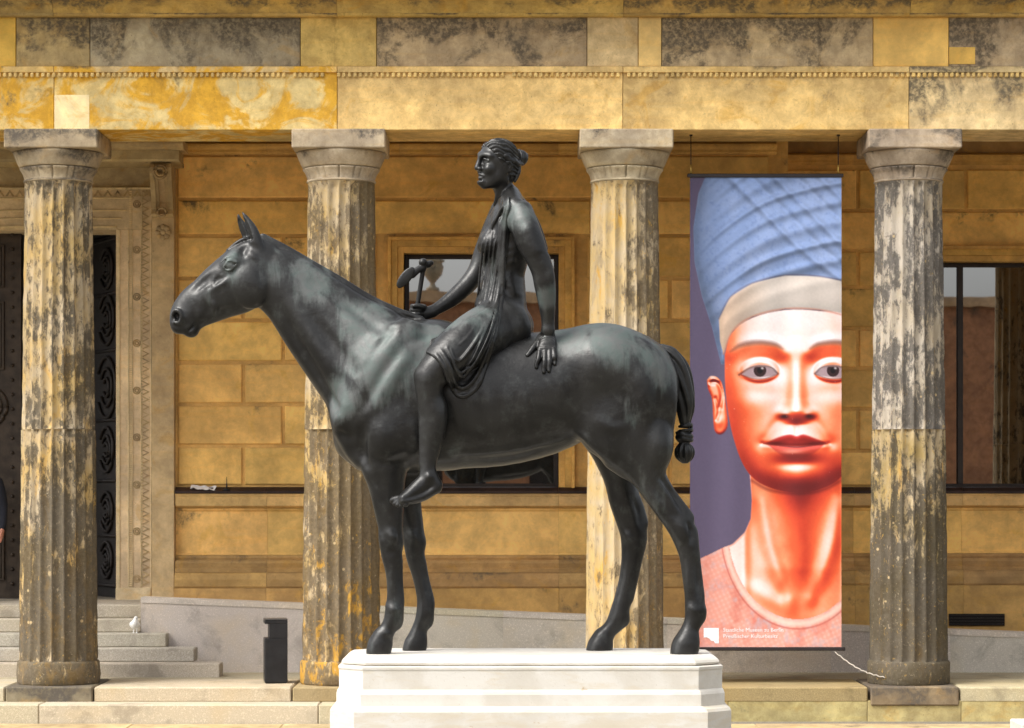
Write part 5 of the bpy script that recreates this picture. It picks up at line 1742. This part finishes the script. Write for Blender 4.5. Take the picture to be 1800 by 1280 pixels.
    put(cm_ * (weave - .35) * .55, (250, 222, 210)); put(cm_ * np.clip(nz(16, 24, 4) - .48, 0, 1) * 1.6, (216, 112, 96)); put(cm_ * np.clip(nz(10, 12, 4) - .52, 0, 1) * 1.8, (196, 190, 204))
    put(cm_ * np.exp(-((rr_ - 128) / 4.5) ** 2) * .85, (246, 214, 200)); put(cm_ * np.exp(-((rr_ - 135) / 1.4) ** 2) * .7, (196, 96, 84))
    put(cm_ * np.clip(1 - (X - 1232) / 60, 0, 1) * .3, (214, 120, 104))
    def gblur(A, sg):
        sx, sy = sg / (gx[1] - gx[0]), sg / (gy[1] - gy[0])
        for ax, q in ((0, sx), (1, sy)):
            n_ = max(1, int(q * 3)); k_ = np.exp(-.5 * (np.arange(-n_, n_ + 1) / q) ** 2); k_ /= k_.sum()
            pad = [(0, 0), (0, 0)]; pad[ax] = (n_, n_)
            B = np.pad(A, pad, mode='edge'); out = np.zeros_like(A)
            for i_, c_ in enumerate(k_):
                out += c_ * (B[i_:i_ + A.shape[0]] if ax == 0 else B[:, i_:i_ + A.shape[1]])
            A = out
        return A
    def G(cx, cy, rx, ry, a): return a * np.exp(-((X - cx) / rx) ** 2 - ((Y - cy) / ry) ** 2)
    def crv(pts, w_, a):
        p_ = catmull(np.array(pts, float), 6); d = np.full(X.shape, 1e9)
        for i in range(len(p_) - 1):
            e = p_[i + 1] - p_[i]
            t = np.clip(((X - p_[i][0]) * e[0] + (Y - p_[i][1]) * e[1]) / (e.dot(e) + 1e-9), 0, 1)
            d = np.minimum(d, np.hypot(X - p_[i][0] - e[0] * t, Y - p_[i][1] - e[1] * t))
        return a * np.exp(-(d / w_) ** 2)
    def dome(m_sd, R, hgt):
        t = np.clip(-m_sd / R, 0, 1)
        return hgt * np.sqrt(np.maximum(0, 1 - (1 - t) ** 2))
    def shade(H, lx=-.10, ly=-.62, lz=.76):
        dx = np.gradient(H, gx, axis=0); dy = np.gradient(H, gy, axis=1)
        n_ = np.sqrt(dx * dx + dy * dy + 1)
        return (-dx * lx - dy * ly + lz) / n_
    def tone(sv, mask, stops):
        out = np.zeros(X.shape + (3,))
        xs = [q[0] for q in stops]
        for c_ in range(3): out[..., c_] = np.interp(sv, xs, [q[1][c_] for q in stops])
        m_ = np.clip(mask, 0, 1)[..., None]
        C[:] = C * (1 - m_) + out * m_
    SKIN = [(-.2, (92, 20, 22)), (.10, (150, 36, 28)), (.30, (206, 66, 40)), (.48, (236, 98, 56)), (.64, (246, 150, 106)), (.78, (251, 196, 174)), (.90, (253, 226, 220)), (1.0, (255, 244, 246))]
    wob_ = (nz(22, 26, 4) - .5)
    # the wrap's roundness and its crossing folds
    Hh = gblur(dome(poly_sd(X, Y, [(p[0] if p[0] < 1480 else 1640, p[1] if p[1] > 305 else 180) for p in hat]), 150, 110), 4)
    for k in range(9):
        y0_ = 300 + 34 * k
        Hh = Hh + crv([(1212, y0_ + 60), (1262, y0_ + 8), (1340, y0_ - 44), (1430, y0_ - 72), (1500, y0_ - 84)], 6 + 2 * (k % 3), 6.5)
    for k in range(6):
        x0_ = 1300 + 40 * k
        Hh = Hh + crv([(x0_ - 30, 300), (x0_ + 30, 360), (x0_ + 110, 440), (x0_ + 190, 500)], 6, -4 if k % 2 else 5)
    sh = shade(gblur(Hh, 1.5), -.10, -.42, .90)
    hq = (hm * (1 - .65 * bm))[..., None]
    C[:] = C * (1 - hq) + C * hq * np.clip(.48 + .60 * sh, 0, 1.12)[..., None]
    # ear
    ear = [(1243, 668), (1250, 661), (1262, 664), (1271, 680), (1279, 735), (1277, 755), (1267, 764), (1257, 758), (1254, 735), (1252, 702), (1245, 684)]
    esd = poly_sd(X, Y, catmull(np.array(ear + ear[:1], float), 4)[:-1])
    He = gblur(dome(esd, 7, 9) + crv([(1249, 672), (1262, 674), (1269, 694), (1266, 716)], 3.4, -9) + crv([(1246, 676), (1252, 665), (1264, 668)], 3, 4) + G(1265, 742, 7, 9, 5) + crv([(1258, 700), (1264, 722), (1260, 738)], 3, -5), 1.0)
    tone(shade(He) * .86 + .06 + .1 * wob_, np.clip(.5 - esd / 1.5, 0, 1), SKIN)
    # neck: a column, its front in the shade of the jaw, two tendons
    nsd = poly_sd(X, Y, [(1318, 800), (1322, 880), (1320, 912), (1309, 940), (1290, 958), (1232, 986), (1150, 1010), (1150, 1240), (1640, 1240), (1640, 1000), (1500, 940), (1486, 880), (1486, 800)])
    Hn = 64 * np.sqrt(np.maximum(0, 1 - np.clip(np.abs(X - 1404) / 92, 0, 1) ** 2)) * np.clip((1120 - Y) / 120, 0, 1) ** .7
    Hn = Hn + crv([(1336, 880), (1352, 960), (1384, 1052)], 13, 12) + crv([(1478, 880), (1462, 960), (1428, 1052)], 13, 12) + G(1405, 985, 16, 60, 7) + G(1376, 1046, 12, 22, -9) + G(1434, 1046, 12, 22, -9) + crv([(1250, 1000), (1330, 1040), (1385, 1068)], 14, 8)
    sv = shade(gblur(Hn, 4), -.25, -.30, .92)
    sv = sv - .62 * np.exp(-np.maximum(0, Y - 862) / 52) * np.clip(1 - np.abs(X - 1404) / 110, 0, 1) ** .6
    sv = sv - .42 * np.exp(-((X - 1406) / 36) ** 2) * np.clip((1060 - Y) / 60, 0, 1) - .10 * np.clip(1 - np.abs(X - 1404) / 80, 0, 1)
    neckm = np.clip(.5 - nsd / 2, 0, 1) * (1 - np.clip(cm_, 0, 1)) * (Y > 800)
    tone(sv * .86 + .13 + .12 * wob_, neckm, SKIN)
    # face
    face = [(1274, 624), (1286, 586), (1322, 559), (1380, 545), (1440, 547), (1490, 557), (1530, 620), (1526, 690), (1512, 776), (1496, 818), (1470, 846), (1438, 861), (1402, 866), (1362, 860), (1328, 844), (1306, 816), (1291, 776), (1281, 732), (1275, 680)]
    fc = catmull(np.array(face + face[:1], float), 4)[:-1]
    big = [(x_, y_ if y_ > 640 else y_ - 160) for x_, y_ in fc]
    fsd = poly_sd(X, Y, fc)
    fm = np.clip(.5 - fsd / 1.8, 0, 1)
    nose_w = np.interp(Y, [600, 650, 700, 722, 745], [16, 12, 15, 19, 19])
    nose_h = np.interp(Y, [590, 625, 660, 700, 722, 736, 746], [0, 6, 12, 21, 27, 16, 0])
    H = dome(poly_sd(X, Y, big), 118, 86)
    H = gblur(H, 9)
    H = H + nose_h * np.exp(-np.abs((X - 1400) / nose_w) ** 2.4)
    H = H + G(1377, 728, 11, 8, 13) + G(1423, 728, 11, 8, 13) + G(1400, 726, 13, 10, 7)
    for s_, cx in ((1, 1336), (-1, 1464)):
        H = H + G(cx + s_ * 4, 640, 46, 20, -13) + G(cx + s_ * 34, 645, 16, 22, -9)
        H = H + crv([(cx - s_ * 52, 622), (cx - s_ * 30, 606), (cx, 601), (cx + s_ * 30, 606), (cx + s_ * 44, 620)], 11, 5)
        H = H + np.clip(1 - ((X - cx) / 34) ** 2 - ((Y - 651) / 21) ** 2, 0, 1) ** .5 * 11
        H = H + crv([(cx - s_ * 34, 655), (cx - s_ * 18, 641), (cx, 636), (cx + s_ * 20, 641), (cx + s_ * 31, 656)], 4.5, 4)
        H = H + crv([(cx - s_ * 30, 661), (cx - s_ * 6, 668), (cx + s_ * 28, 661)], 4, 2.5)
        H = H + G(cx - s_ * 14, 706, 36, 30, 8) + G(cx - s_ * 2, 690, 30, 12, -3)
        H = H + crv([(1400 - s_ * 30, 738), (1400 - s_ * 46, 756), (1400 - s_ * 58, 780)], 8, -4)
    H = H + G(1400, 776, 58, 40, 12) + crv([(1344, 781), (1372, 771), (1390, 767), (1400, 770), (1410, 767), (1428, 771), (1452, 781)], 8, 6) + G(1400, 795, 36, 10, 9)
    H = H + crv([(1340, 780), (1370, 783), (1400, 785), (1430, 783), (1456, 780)], 3.2, -6) + crv([(1400, 744), (1400, 762)], 5, -3)
    H = H + G(1400, 815, 34, 9, -8) + G(1400, 842, 36, 20, 12) + G(1340, 780, 12, 12, -5) + G(1460, 780, 12, 12, -5)
    H = gblur(H, 1.6)
    sv = shade(H)
    sv = sv + .16 * np.clip((690 - Y) / 130, 0, 1) - .12 * np.clip(1 - (X - 1276 - np.clip(Y - 700, 0, 999) * .2) / 40, 0, 1)
    sv = np.clip((sv - .40) * .92 + .47, -.2, 1) + .09 * wob_
    tone(sv, fm, SKIN)
    # painted features: lips, brows, lids, eyes
    lipu = [(1344, 780), (1368, 769), (1388, 764), (1400, 767), (1412, 764), (1430, 770), (1452, 780), (1425, 783), (1400, 785), (1370, 783)]
    lipl = [(1348, 781), (1372, 783), (1400, 786), (1426, 783), (1448, 781), (1430, 797), (1402, 805), (1374, 800)]
    for pl, c_, a_ in ((lipu, (176, 30, 28), .90), (lipl, (214, 58, 46), .80)):
        p_ = catmull(np.array(pl + pl[:1], float), 4)[:-1]
        m_ = np.clip(.5 - poly_sd(X, Y, p_) / 3.5, 0, 1) * a_
        C[:] = C * (1 - m_[..., None]) + (np.asarray(c_, float) * (.55 + .6 * np.clip(sv, 0, 1))[..., None]) * m_[..., None]
    glow(1392, 794, 20, 3.5, (250, 184, 164), .55)
    line([(1342, 780), (1370, 783), (1400, 786), (1428, 783), (1454, 780)], 1.2, (84, 18, 22), .85, 3, True)
    for cx in (1379, 1422): glow(cx, 732, 7.5, 4.0, (52, 14, 20), 1.0)
    glow(1400, 744, 7, 5, (120, 26, 24), .6)
    for s_, cx in ((1, 1336), (-1, 1464)):
        q = lambda x_, y_: (cx + s_ * x_, y_)
        line([q(-52, 618), q(-34, 607), q(-6, 602), q(24, 605), q(40, 613)], 4.2, (110, 70, 60), .62, 6, True)
        ey_ = catmull(np.array([q(-33, 658), q(-18, 648.5), q(0, 644.5), q(18, 647.5), q(30, 657), q(14, 662), q(-6, 664), q(-22, 662), q(-33, 658)], float), 4)[:-1]
        em = np.clip(.5 - poly_sd(X, Y, ey_) / 1.8, 0, 1)
        put(em, (172, 148, 154)); put(em * np.clip((649 - Y) / 8, 0, 1) * .6, (110, 70, 74))
        put(np.clip(11.5 - np.hypot(X - cx, (Y - 651.5)), 0, 1) * em, (52, 32, 34))
        put(np.clip(5.5 - np.hypot(X - cx, (Y - 651.5)), 0, 1) * em, (22, 14, 18))
        glow(cx + 4, 647.5, 2.4, 2.0, (248, 240, 240), .85)
        line([q(-37, 659), q(-19, 647.5), q(0, 643), q(20, 646.5), q(32, 657)], 1.2, (60, 34, 36), .8, 3.0)
        line([q(-32, 659.5), q(-14, 665), q(8, 665.5), q(30, 658.5)], .8, (80, 44, 50), .7, 2.6)
    line([(1322, 845), (1352, 861), (1400, 868), (1444, 862), (1482, 843)], 1.8, (70, 16, 20), .6, 7)
    # hairline shadow under the brow band, worn specks of paint, print grain
    line(bl, 1.6, (190, 110, 90), .55, 3)
    put(fm * np.clip(nz(5, 6) - .84, 0, 1) * 5, (252, 232, 220))
    C[:] = C * (1 + .05 * (nz(3, 3, 2) - .5)[..., None])
    C[:] = np.clip(C * 1.0, 0, 255)
    return gx, gy, C
gx, gy, C = paint()
nx, ny = len(gx), len(gy)
GX, GY = np.meshgrid(gx, gy, indexing='ij')
V = np.stack([(GX - 900) * YB / FPX, YB + wave(GX, GY), EYE + (HZ - GY) * YB / FPX], -1).reshape(-1, 3)
I = (np.arange(nx - 1)[:, None] * ny + np.arange(ny - 1)[None]).ravel()
Q = np.stack([I, I + 1, I + ny + 1, I + ny], 1)
me = mesh_np('cloth', V, Q)
at = me.color_attributes.new('print', 'FLOAT_COLOR', 'POINT')
L = np.concatenate([.80 * lin(C).reshape(-1, 3), np.ones((nx * ny, 1))], 1).astype(np.float32)
at.data.foreach_set('color', L.ravel())
t = NT('printed_cloth')
a_ = t.n('ShaderNodeAttribute', attribute_name='print')
wv = t.noise(t.pos(False, (260, 260, 900)), 1.0, 2, .5)
t.out(a_.outputs['Color'], .75, t.bump(wv, .0006))
cloth = link('cloth', me, t.m, ban)
M_WHITE = m_plain('white_print', (.82, .82, .84), .7, 0, .02)
def flat_on_cloth(name, pts, faces):
    v = [(PX(px, YB), YB - .004 + float(wave(np.array(px), np.array(py))), PZ(py, YB)) for px, py in pts]
    return link(name, mesh(name, v, faces), M_WHITE, cloth)
def lettering(body, px, py, size):
    cu = bpy.data.curves.new('lettering', 'FONT'); cu.body = body; cu.size = size * YB / FPX
    cu.resolution_u = 3
    tmp = bpy.data.objects.new('lettering', cu); COL.objects.link(tmp)
    dg = bpy.context.evaluated_depsgraph_get()
    me_ = bpy.data.meshes.new_from_object(tmp.evaluated_get(dg))
    bpy.data.objects.remove(tmp)
    for v_ in me_.vertices:
        X_, Z_ = PX(px, YB) + v_.co.x, PZ(py, YB) + v_.co.y
        qx, qy = 900 + X_ * FPX / YB, HZ - (Z_ - EYE) * FPX / YB
        v_.co = (X_, YB - .004 + float(wave(np.array(qx), np.array(qy))), Z_)
    me_.materials.clear()
    return link('lettering', me_, M_WHITE, cloth, None, 'stuff')
lettering('Staatliche Museen zu Berlin', 1271, 1110.5, 9.6)
lettering('Preu\u00dfischer Kulturbesitz', 1271, 1121.5, 9.6)
flat_on_cloth('emblem', [(1237, 1104), (1263.5, 1104), (1263.5, 1131), (1257, 1131), (1254.5, 1127), (1250, 1126.5), (1246.5, 1122.5), (1242.5, 1120.5), (1237, 1121)], [(0, 8, 7, 6, 5, 4, 3, 2, 1)])
m = MB().box(PX(1208, YB), PX(1482.5, YB), YB - .02, YB + .02, PZ(312, YB), PZ(305.5, YB), .006); m.build('top_rail', M_RAIL, ban)
m = MB().box(PX(1212, YB), PX(1485.5, YB), YB - .02, YB + .02, PZ(1144, YB), PZ(1137.5, YB), .006); m.build('bottom_rail', M_RAIL, ban)
for q in (1214.5, 1473.5):
    m = MB().tube([(PX(q, YB), YB, PZ(305.5, YB)), (PX(q, YB), YB, 6.191)], .006, 6); h = m.build('hanging_wire', M_RAIL, ban)
    MB().tube([(PX(q, YB), YB, PZ(305, YB)), (PX(q, YB), YB, PZ(290, YB))], .010, 8).build('turnbuckle', M_BRASS, h)
    MB().box(PX(q - 2.5, YB), PX(q + 2.5, YB), YB - .02, YB + .02, 6.176, 6.1915).build('ceiling_plate', M_RAIL, h)
pts = []
for k in range(25):
    s = k / 24
    a = np.array(P(1466, 1145, YB)); b = np.array((AX[4] - .30, YC - .335, ZS + .085))
    p_ = a + (b - a) * s; p_[2] -= .05 * math.sin(math.pi * s)
    pts.append(tuple(p_ + np.array((.006 * math.sin(k * 2.2), 0, .006 * math.cos(k * 2.2)))))
tie = MB().tube(pts, .0055, 6).build('tie_cord', M_ROPE); recenter(tie)
tag(tie, 'thin frayed cord tying the banner to the foot of the grey column', 'cord')

# ------------------------------------------------------------------ small things
# ash bin
BY = 27.95
bn = empty('ash_bin', (PX(487, BY), BY + .1, ZS), 'slim black square ash bin with a notch, standing on the portico step', 'bin')
bx, bX = PX(463, BY), PX(503, BY); z0, z1 = ZS + .012, PZ(1088, BY)
zn0, zn1 = PZ(1122, BY), PZ(1097, BY)
m = MB()
m.box(bx, bX, BY, BY + .26, z0, zn0, .006)
m.box(bx + .048, bX, BY + .001, BY + .259, zn0, zn1, .003)
m.box(bx, bX, BY, BY + .26, zn1, z1 - .012, .005)
body = m.build('body', M_BLACK, bn)
MB().box(bx - .003, bX + .003, BY - .003, BY + .263, z1 - .0115, z1, .004).build('lid', m_plain('bin_lid', (.10, .10, .10), .4, .5), bn)
MB().box(bx + .01, bX - .01, BY + .01, BY + .25, ZS, z0 + .001).build('plinth', M_BLACK, bn)
MB().box(bx + .05, bX - .02, BY + .262, BY + .268, z0 + .05, zn0 - .03, .002).build('door', M_BLACK, bn)
bn.rotation_euler = (0, 0, math.radians(9))

# crumpled white sheet on the ledge, little black spike beside it
sx0, sx1, sy = PX(335, 31.3), PX(381, 31.3), 31.33
n1, n2 = 26, 7
vs = []
for i in range(n1):
    for j in range(n2):
        s, t_ = i / (n1 - 1), j / (n2 - 1)
        h = .010 + .016 * abs(math.sin(s * 7 + t_ * 2)) * (1 - .6 * s) + .008 * math.sin(s * 17 + t_ * 5)
        vs.append((sx0 + (sx1 - sx0) * (s * (.9 + .1 * t_)), 31.295 + .085 * t_, PZ(863.5, 31.3) + .042 * t_ + h + (.02 * (1 - s) ** 3)))
sh = link('paper_sheet', mesh('paper_sheet', vs, [(i * n2 + j, (i + 1) * n2 + j, (i + 1) * n2 + j + 1, i * n2 + j + 1) for i in range(n1 - 1) for j in range(n2 - 1)], True), M_PAPER)
recenter(sh); tag(sh, 'crumpled white sheet lying on the dark wall ledge behind the horse head', 'sheet')
m = MB(); m.lathe(PX(398, 31.3), 31.33, [(.045, PZ(862, 31.3)), (.045, PZ(860.5, 31.3)), (.012, PZ(858, 31.3)), (.006, PZ(850, 31.3)), (.003, PZ(838, 31.3))], 12)
sp = m.build('ledge_spike', M_BLACK); recenter(sp); tag(sp, 'small black spike on a round foot standing on the wall ledge', 'spike')

# white pigeon on the stairs
def make_pigeon():
    bx_, by_, bz_ = PX(237.5, 29.55), 29.56, ZS + .45
    F = Field((bx_ - .11, by_ - .15, bz_ - .01), (bx_ + .11, by_ + .15, bz_ + .24), .0045)
    A = lambda rows, k=.012: F.chain([(bx_ + a, by_ + b, bz_ + c, d, e) for a, b, c, d, e in rows], k)
    A([(-.012, .085, .055, .012, .022), (-.010, .05, .075, .032, .040), (-.006, .0, .09, .047, .050), (.002, -.035, .112, .043, .043), (.010, -.05, .145, .027, .026), (.014, -.052, .168, .024, .022)])
    A([(-.014, .13, .040, .006, .02), (-.012, .08, .055, .012, .026)])
    for s in (-1, 1):
        A([(s * .036 - .004, -.02, .105, .020, .02), (s * .042 - .006, .03, .085, .018, .024), (s * .022 - .01, .085, .062, .008, .014)], .01)
        F.chain([(bx_ + s * .018, by_ - .005, bz_ + .05, .007, .007), (bx_ + s * .018, by_ - .01, bz_ + .006, .005, .005)], .006, sub=1)
        for a in (-.5, 0, .5):
            F.chain([(bx_ + s * .018, by_ - .01, bz_ + .005, .0045, .0045), (bx_ + s * .018 + .02 * math.sin(a), by_ - .01 - .022 * math.cos(a), bz_ + .004, .004, .004)], .003, sub=1)
    return F, (bx_, by_, bz_)
pf, pb_ = make_pigeon()
pg = link('pigeon', pf.surface('pigeon'), m_plain('white_feathers', (.84, .83, .80), .8, 0, .15, scale=30)); recenter(pg)
tag(pg, 'white pigeon standing on a stair tread against the ramp wall', 'pigeon')
bk = MB(); bk.tube([(pb_[0] + .020, pb_[1] - .070, pb_[2] + .168), (pb_[0] + .026, pb_[1] - .095, pb_[2] + .160)], [.006, .0015], 6); bk.build('beak', M_BLACK, pg)
for s in (-1, 1):
    e_ = MB(); e_.lathe(pb_[0] + .014 + s * .0195, pb_[1] - .062, [(.0005, pb_[2] + .168), (.004, pb_[2] + .170), (.004, pb_[2] + .175), (.0005, pb_[2] + .177)], 8); e_.build('eye', M_BLACK, pg)

# person in dark clothes at the door, mostly outside the picture
def make_person():
    Y_ = 30.9; cx = PX(-32, Y_); z = 1.098
    F = Field((cx - .36, Y_ - .3, z - .005), (cx + .36, Y_ + .3, z + 1.82), .011)
    A = lambda rows, k=.03: F.chain([(cx + a, Y_ + b, z + c, d, e) for a, b, c, d, e in rows], k)
    A([(0, 0, .90, .165, .115), (0, 0, 1.05, .155, .105), (0, 0, 1.25, .18, .12), (0, .01, 1.40, .175, .105), (0, .01, 1.46, .10, .07)])
    A([(0, .01, 1.45, .062, .058), (0, -.005, 1.56, .055, .055)], .03)
    F.ell((cx, Y_ - .01, z + 1.67), (.075, .095, .115), .02)
    F.ell((cx, Y_ - .045, z + 1.62), (.05, .055, .07), .03)
    F.ell((cx, Y_ - .112, z + 1.645), (.014, .02, .024), .01)
    for s in (-1, 1):
        A([(s * .085, 0, .92, .09, .09), (s * .09, 0, .70, .078, .08), (s * .092, .0, .50, .06, .062), (s * .095, .01, .30, .056, .06), (s * .098, .02, .09, .05, .055)])
        A([(s * .10, .03, .045, .045, .045), (s * .105, -.06, .04, .045, .045), (s * .11, -.15, .03, .042, .035)], .02)
        A([(s * .185, .01, 1.40, .065, .065), (s * .235, .02, 1.22, .056, .058), (s * .255, .01, 1.08, .048, .05), (s * .26, -.04, .92, .04, .042), (s * .255, -.07, .86, .034, .036)], .02)
        F.ell((cx + s * .078, Y_ - .005, z + 1.66), (.012, .02, .03), .01)
    return F, cx, Y_, z
pf, cx, py_, pz_ = make_person()
me = pf.surface('person')
M_COAT = m_plain('navy_cloth', (.012, .013, .020), .9, 0, .15)
M_SKIN = m_plain('skin', (.55, .24, .16), .55, 0, .08)
M_HAIR = m_plain('brown_hair', (.05, .03, .018), .7)
me.materials.append(M_COAT); me.materials.append(M_SKIN)
co = np.empty(len(me.vertices) * 3, np.float32); me.vertices.foreach_get('co', co); co = co.reshape(-1, 3)
mi = np.zeros(len(me.polygons), np.int32)
for p_ in me.polygons:
    if co[p_.vertices[0]][2] > pz_ + 1.475: mi[p_.index] = 1
me.polygons.foreach_set('material_index', mi)
person = link('person', me, None); 
recenter(person)
tag(person, 'person in a dark navy coat with bare hands standing by the door', 'person')
for s in (-1, 1):
    F = Field((cx + s * .255 - .07, py_ - .16, pz_ + .66), (cx + s * .255 + .07, py_ + .02, pz_ + .90), .005)
    hx, hy_, hz_ = cx + s * .255, py_ - .075, pz_ + .86
    F.chain([(hx, hy_, hz_, .026, .028), (hx, hy_ - .004, hz_ - .04, .022, .036), (hx, hy_ - .006, hz_ - .085, .017, .040)], .01)
    for k, ln in enumerate((.070, .080, .075, .058)):
        fy = hy_ - .036 + .021 * k
        F.chain([(hx, fy, hz_ - .085, .0095, .0095), (hx - s * .006, fy - .002, hz_ - .085 - ln * .5, .009, .009), (hx - s * .018, fy, hz_ - .085 - ln, .007, .007)], .006, sub=2)
    F.chain([(hx, hy_ - .03, hz_ - .03, .012, .012), (hx - s * .008, hy_ - .052, hz_ - .07, .010, .010), (hx - s * .014, hy_ - .052, hz_ - .105, .008, .008)], .01, sub=2)
    link('hand', F.surface('hand'), M_SKIN, person)
F = Field((cx - .1, py_ - .13, pz_ + 1.58), (cx + .1, py_ + .11, pz_ + 1.81), .006)
F.ell((cx, py_ + .012, pz_ + 1.70), (.083, .092, .095), .01)
F.D = np.maximum(F.D, (-(F.ax[1][None, :, None] - f4(py_ - .06)) - (F.ax[2][None, None, :] - f4(pz_ + 1.735)) * f4(.5)).astype(f4))
link('hair', F.surface('hair'), M_HAIR, person)

# corner of a pale stone block, bottom right
sb = empty('stone_plinth', (PX(1860, 22.0), 22.4, 0), 'pale stone plinth cut off by the bottom right corner of the picture', 'plinth')
MB().box(PX(1775, 22.5), PX(1960, 22.5), 22.0, 22.5, .20, PZ(1263, 22.5), .012).build('top_slab', M_MARBLE, sb, (1, 1, 1, .35))
MB().box(PX(1783, 22.5), PX(1952, 22.5), 22.04, 22.46, -.02, .199, .008).build('base', M_MARBLE, sb, (1, 1, 1, .6))

# ------------------------------------------------------------------ what the window panes mirror: the house across the courtyard
YO = -24.0
op = empty('opposite_building', (3, YO, 0), 'reddish stone house with roof urns mirrored in the window panes', 'building')
M_RED = m_stone('red_sandstone', ochre_amt=.1, bump=.002, spots=False)
def wall_hole(m, x0, x1, z0, z1, y0, y1, hs):
    xs = sorted({x0, x1} | {h[0] for h in hs} | {h[1] for h in hs}); zs = sorted({z0, z1} | {h[2] for h in hs} | {h[3] for h in hs})
    for a, b in zip(xs[:-1], xs[1:]):
        for c, d in zip(zs[:-1], zs[1:]):
            if not any(h[0] <= a and b <= h[1] and h[2] <= c and d <= h[3] for h in hs): m.box(a, b, y0, y1, c, d)
hs = [(x_, x_ + 1.5, z_, z_ + 2.4) for x_ in np.arange(-26, 40, 4.4) for z_ in (1.2, 5.2)]
m = MB(); wall_hole(m, -30, 45, -.2, 8.6, YO - .6, YO, hs); m.build('wall', M_RED, op, (.50, .24, .13, .12))
for h in hs:
    wv_ = empty('window', ((h[0] + h[1]) / 2, YO, h[2])); wv_.parent = op; wv_.location = wv_.location - world_loc(op)
    MB().box(h[0], h[1], YO - .32, YO - .30, h[2], h[3]).build('pane', M_FRAME, wv_)
    MB().box(h[0] - .15, h[1] + .15, YO + .0, YO + .08, h[2] - .15, h[2] - .001).build('sill', M_TRIM, wv_, (.6, .5, .35, .1))
MB().box(-30, 45, YO - .5, YO + .25, 8.602, 8.95).build('cornice', M_TRIM, op, (.62, .42, .26, .1))
MB().box(-30, 45, YO - 14, YO - .61, -.2, 8.5).build('rear', M_RED, op, (.45, .25, .15, .1))
um = MB(); um.lathe(0, 0, [(.22, 0), (.22, .12), (.12, .16), (.08, .30), (.16, .42), (.34, .62), (.40, .86), (.34, 1.0), (.42, 1.05), (.42, 1.12), (.18, 1.2), (.08, 1.36), (.02, 1.42)], 20)
ume = um.mesh('urn')
for x_ in np.arange(-27, 42, 4.4):
    o = link('urn', ume, M_TRIM); o.color = (.45, .38, .28, .3)
    o.location = (x_ + 2.2, YO - .1, 8.95)
    o.parent = op; o.location = o.location - op.location
print('built in', round(time.time() - T0, 1))
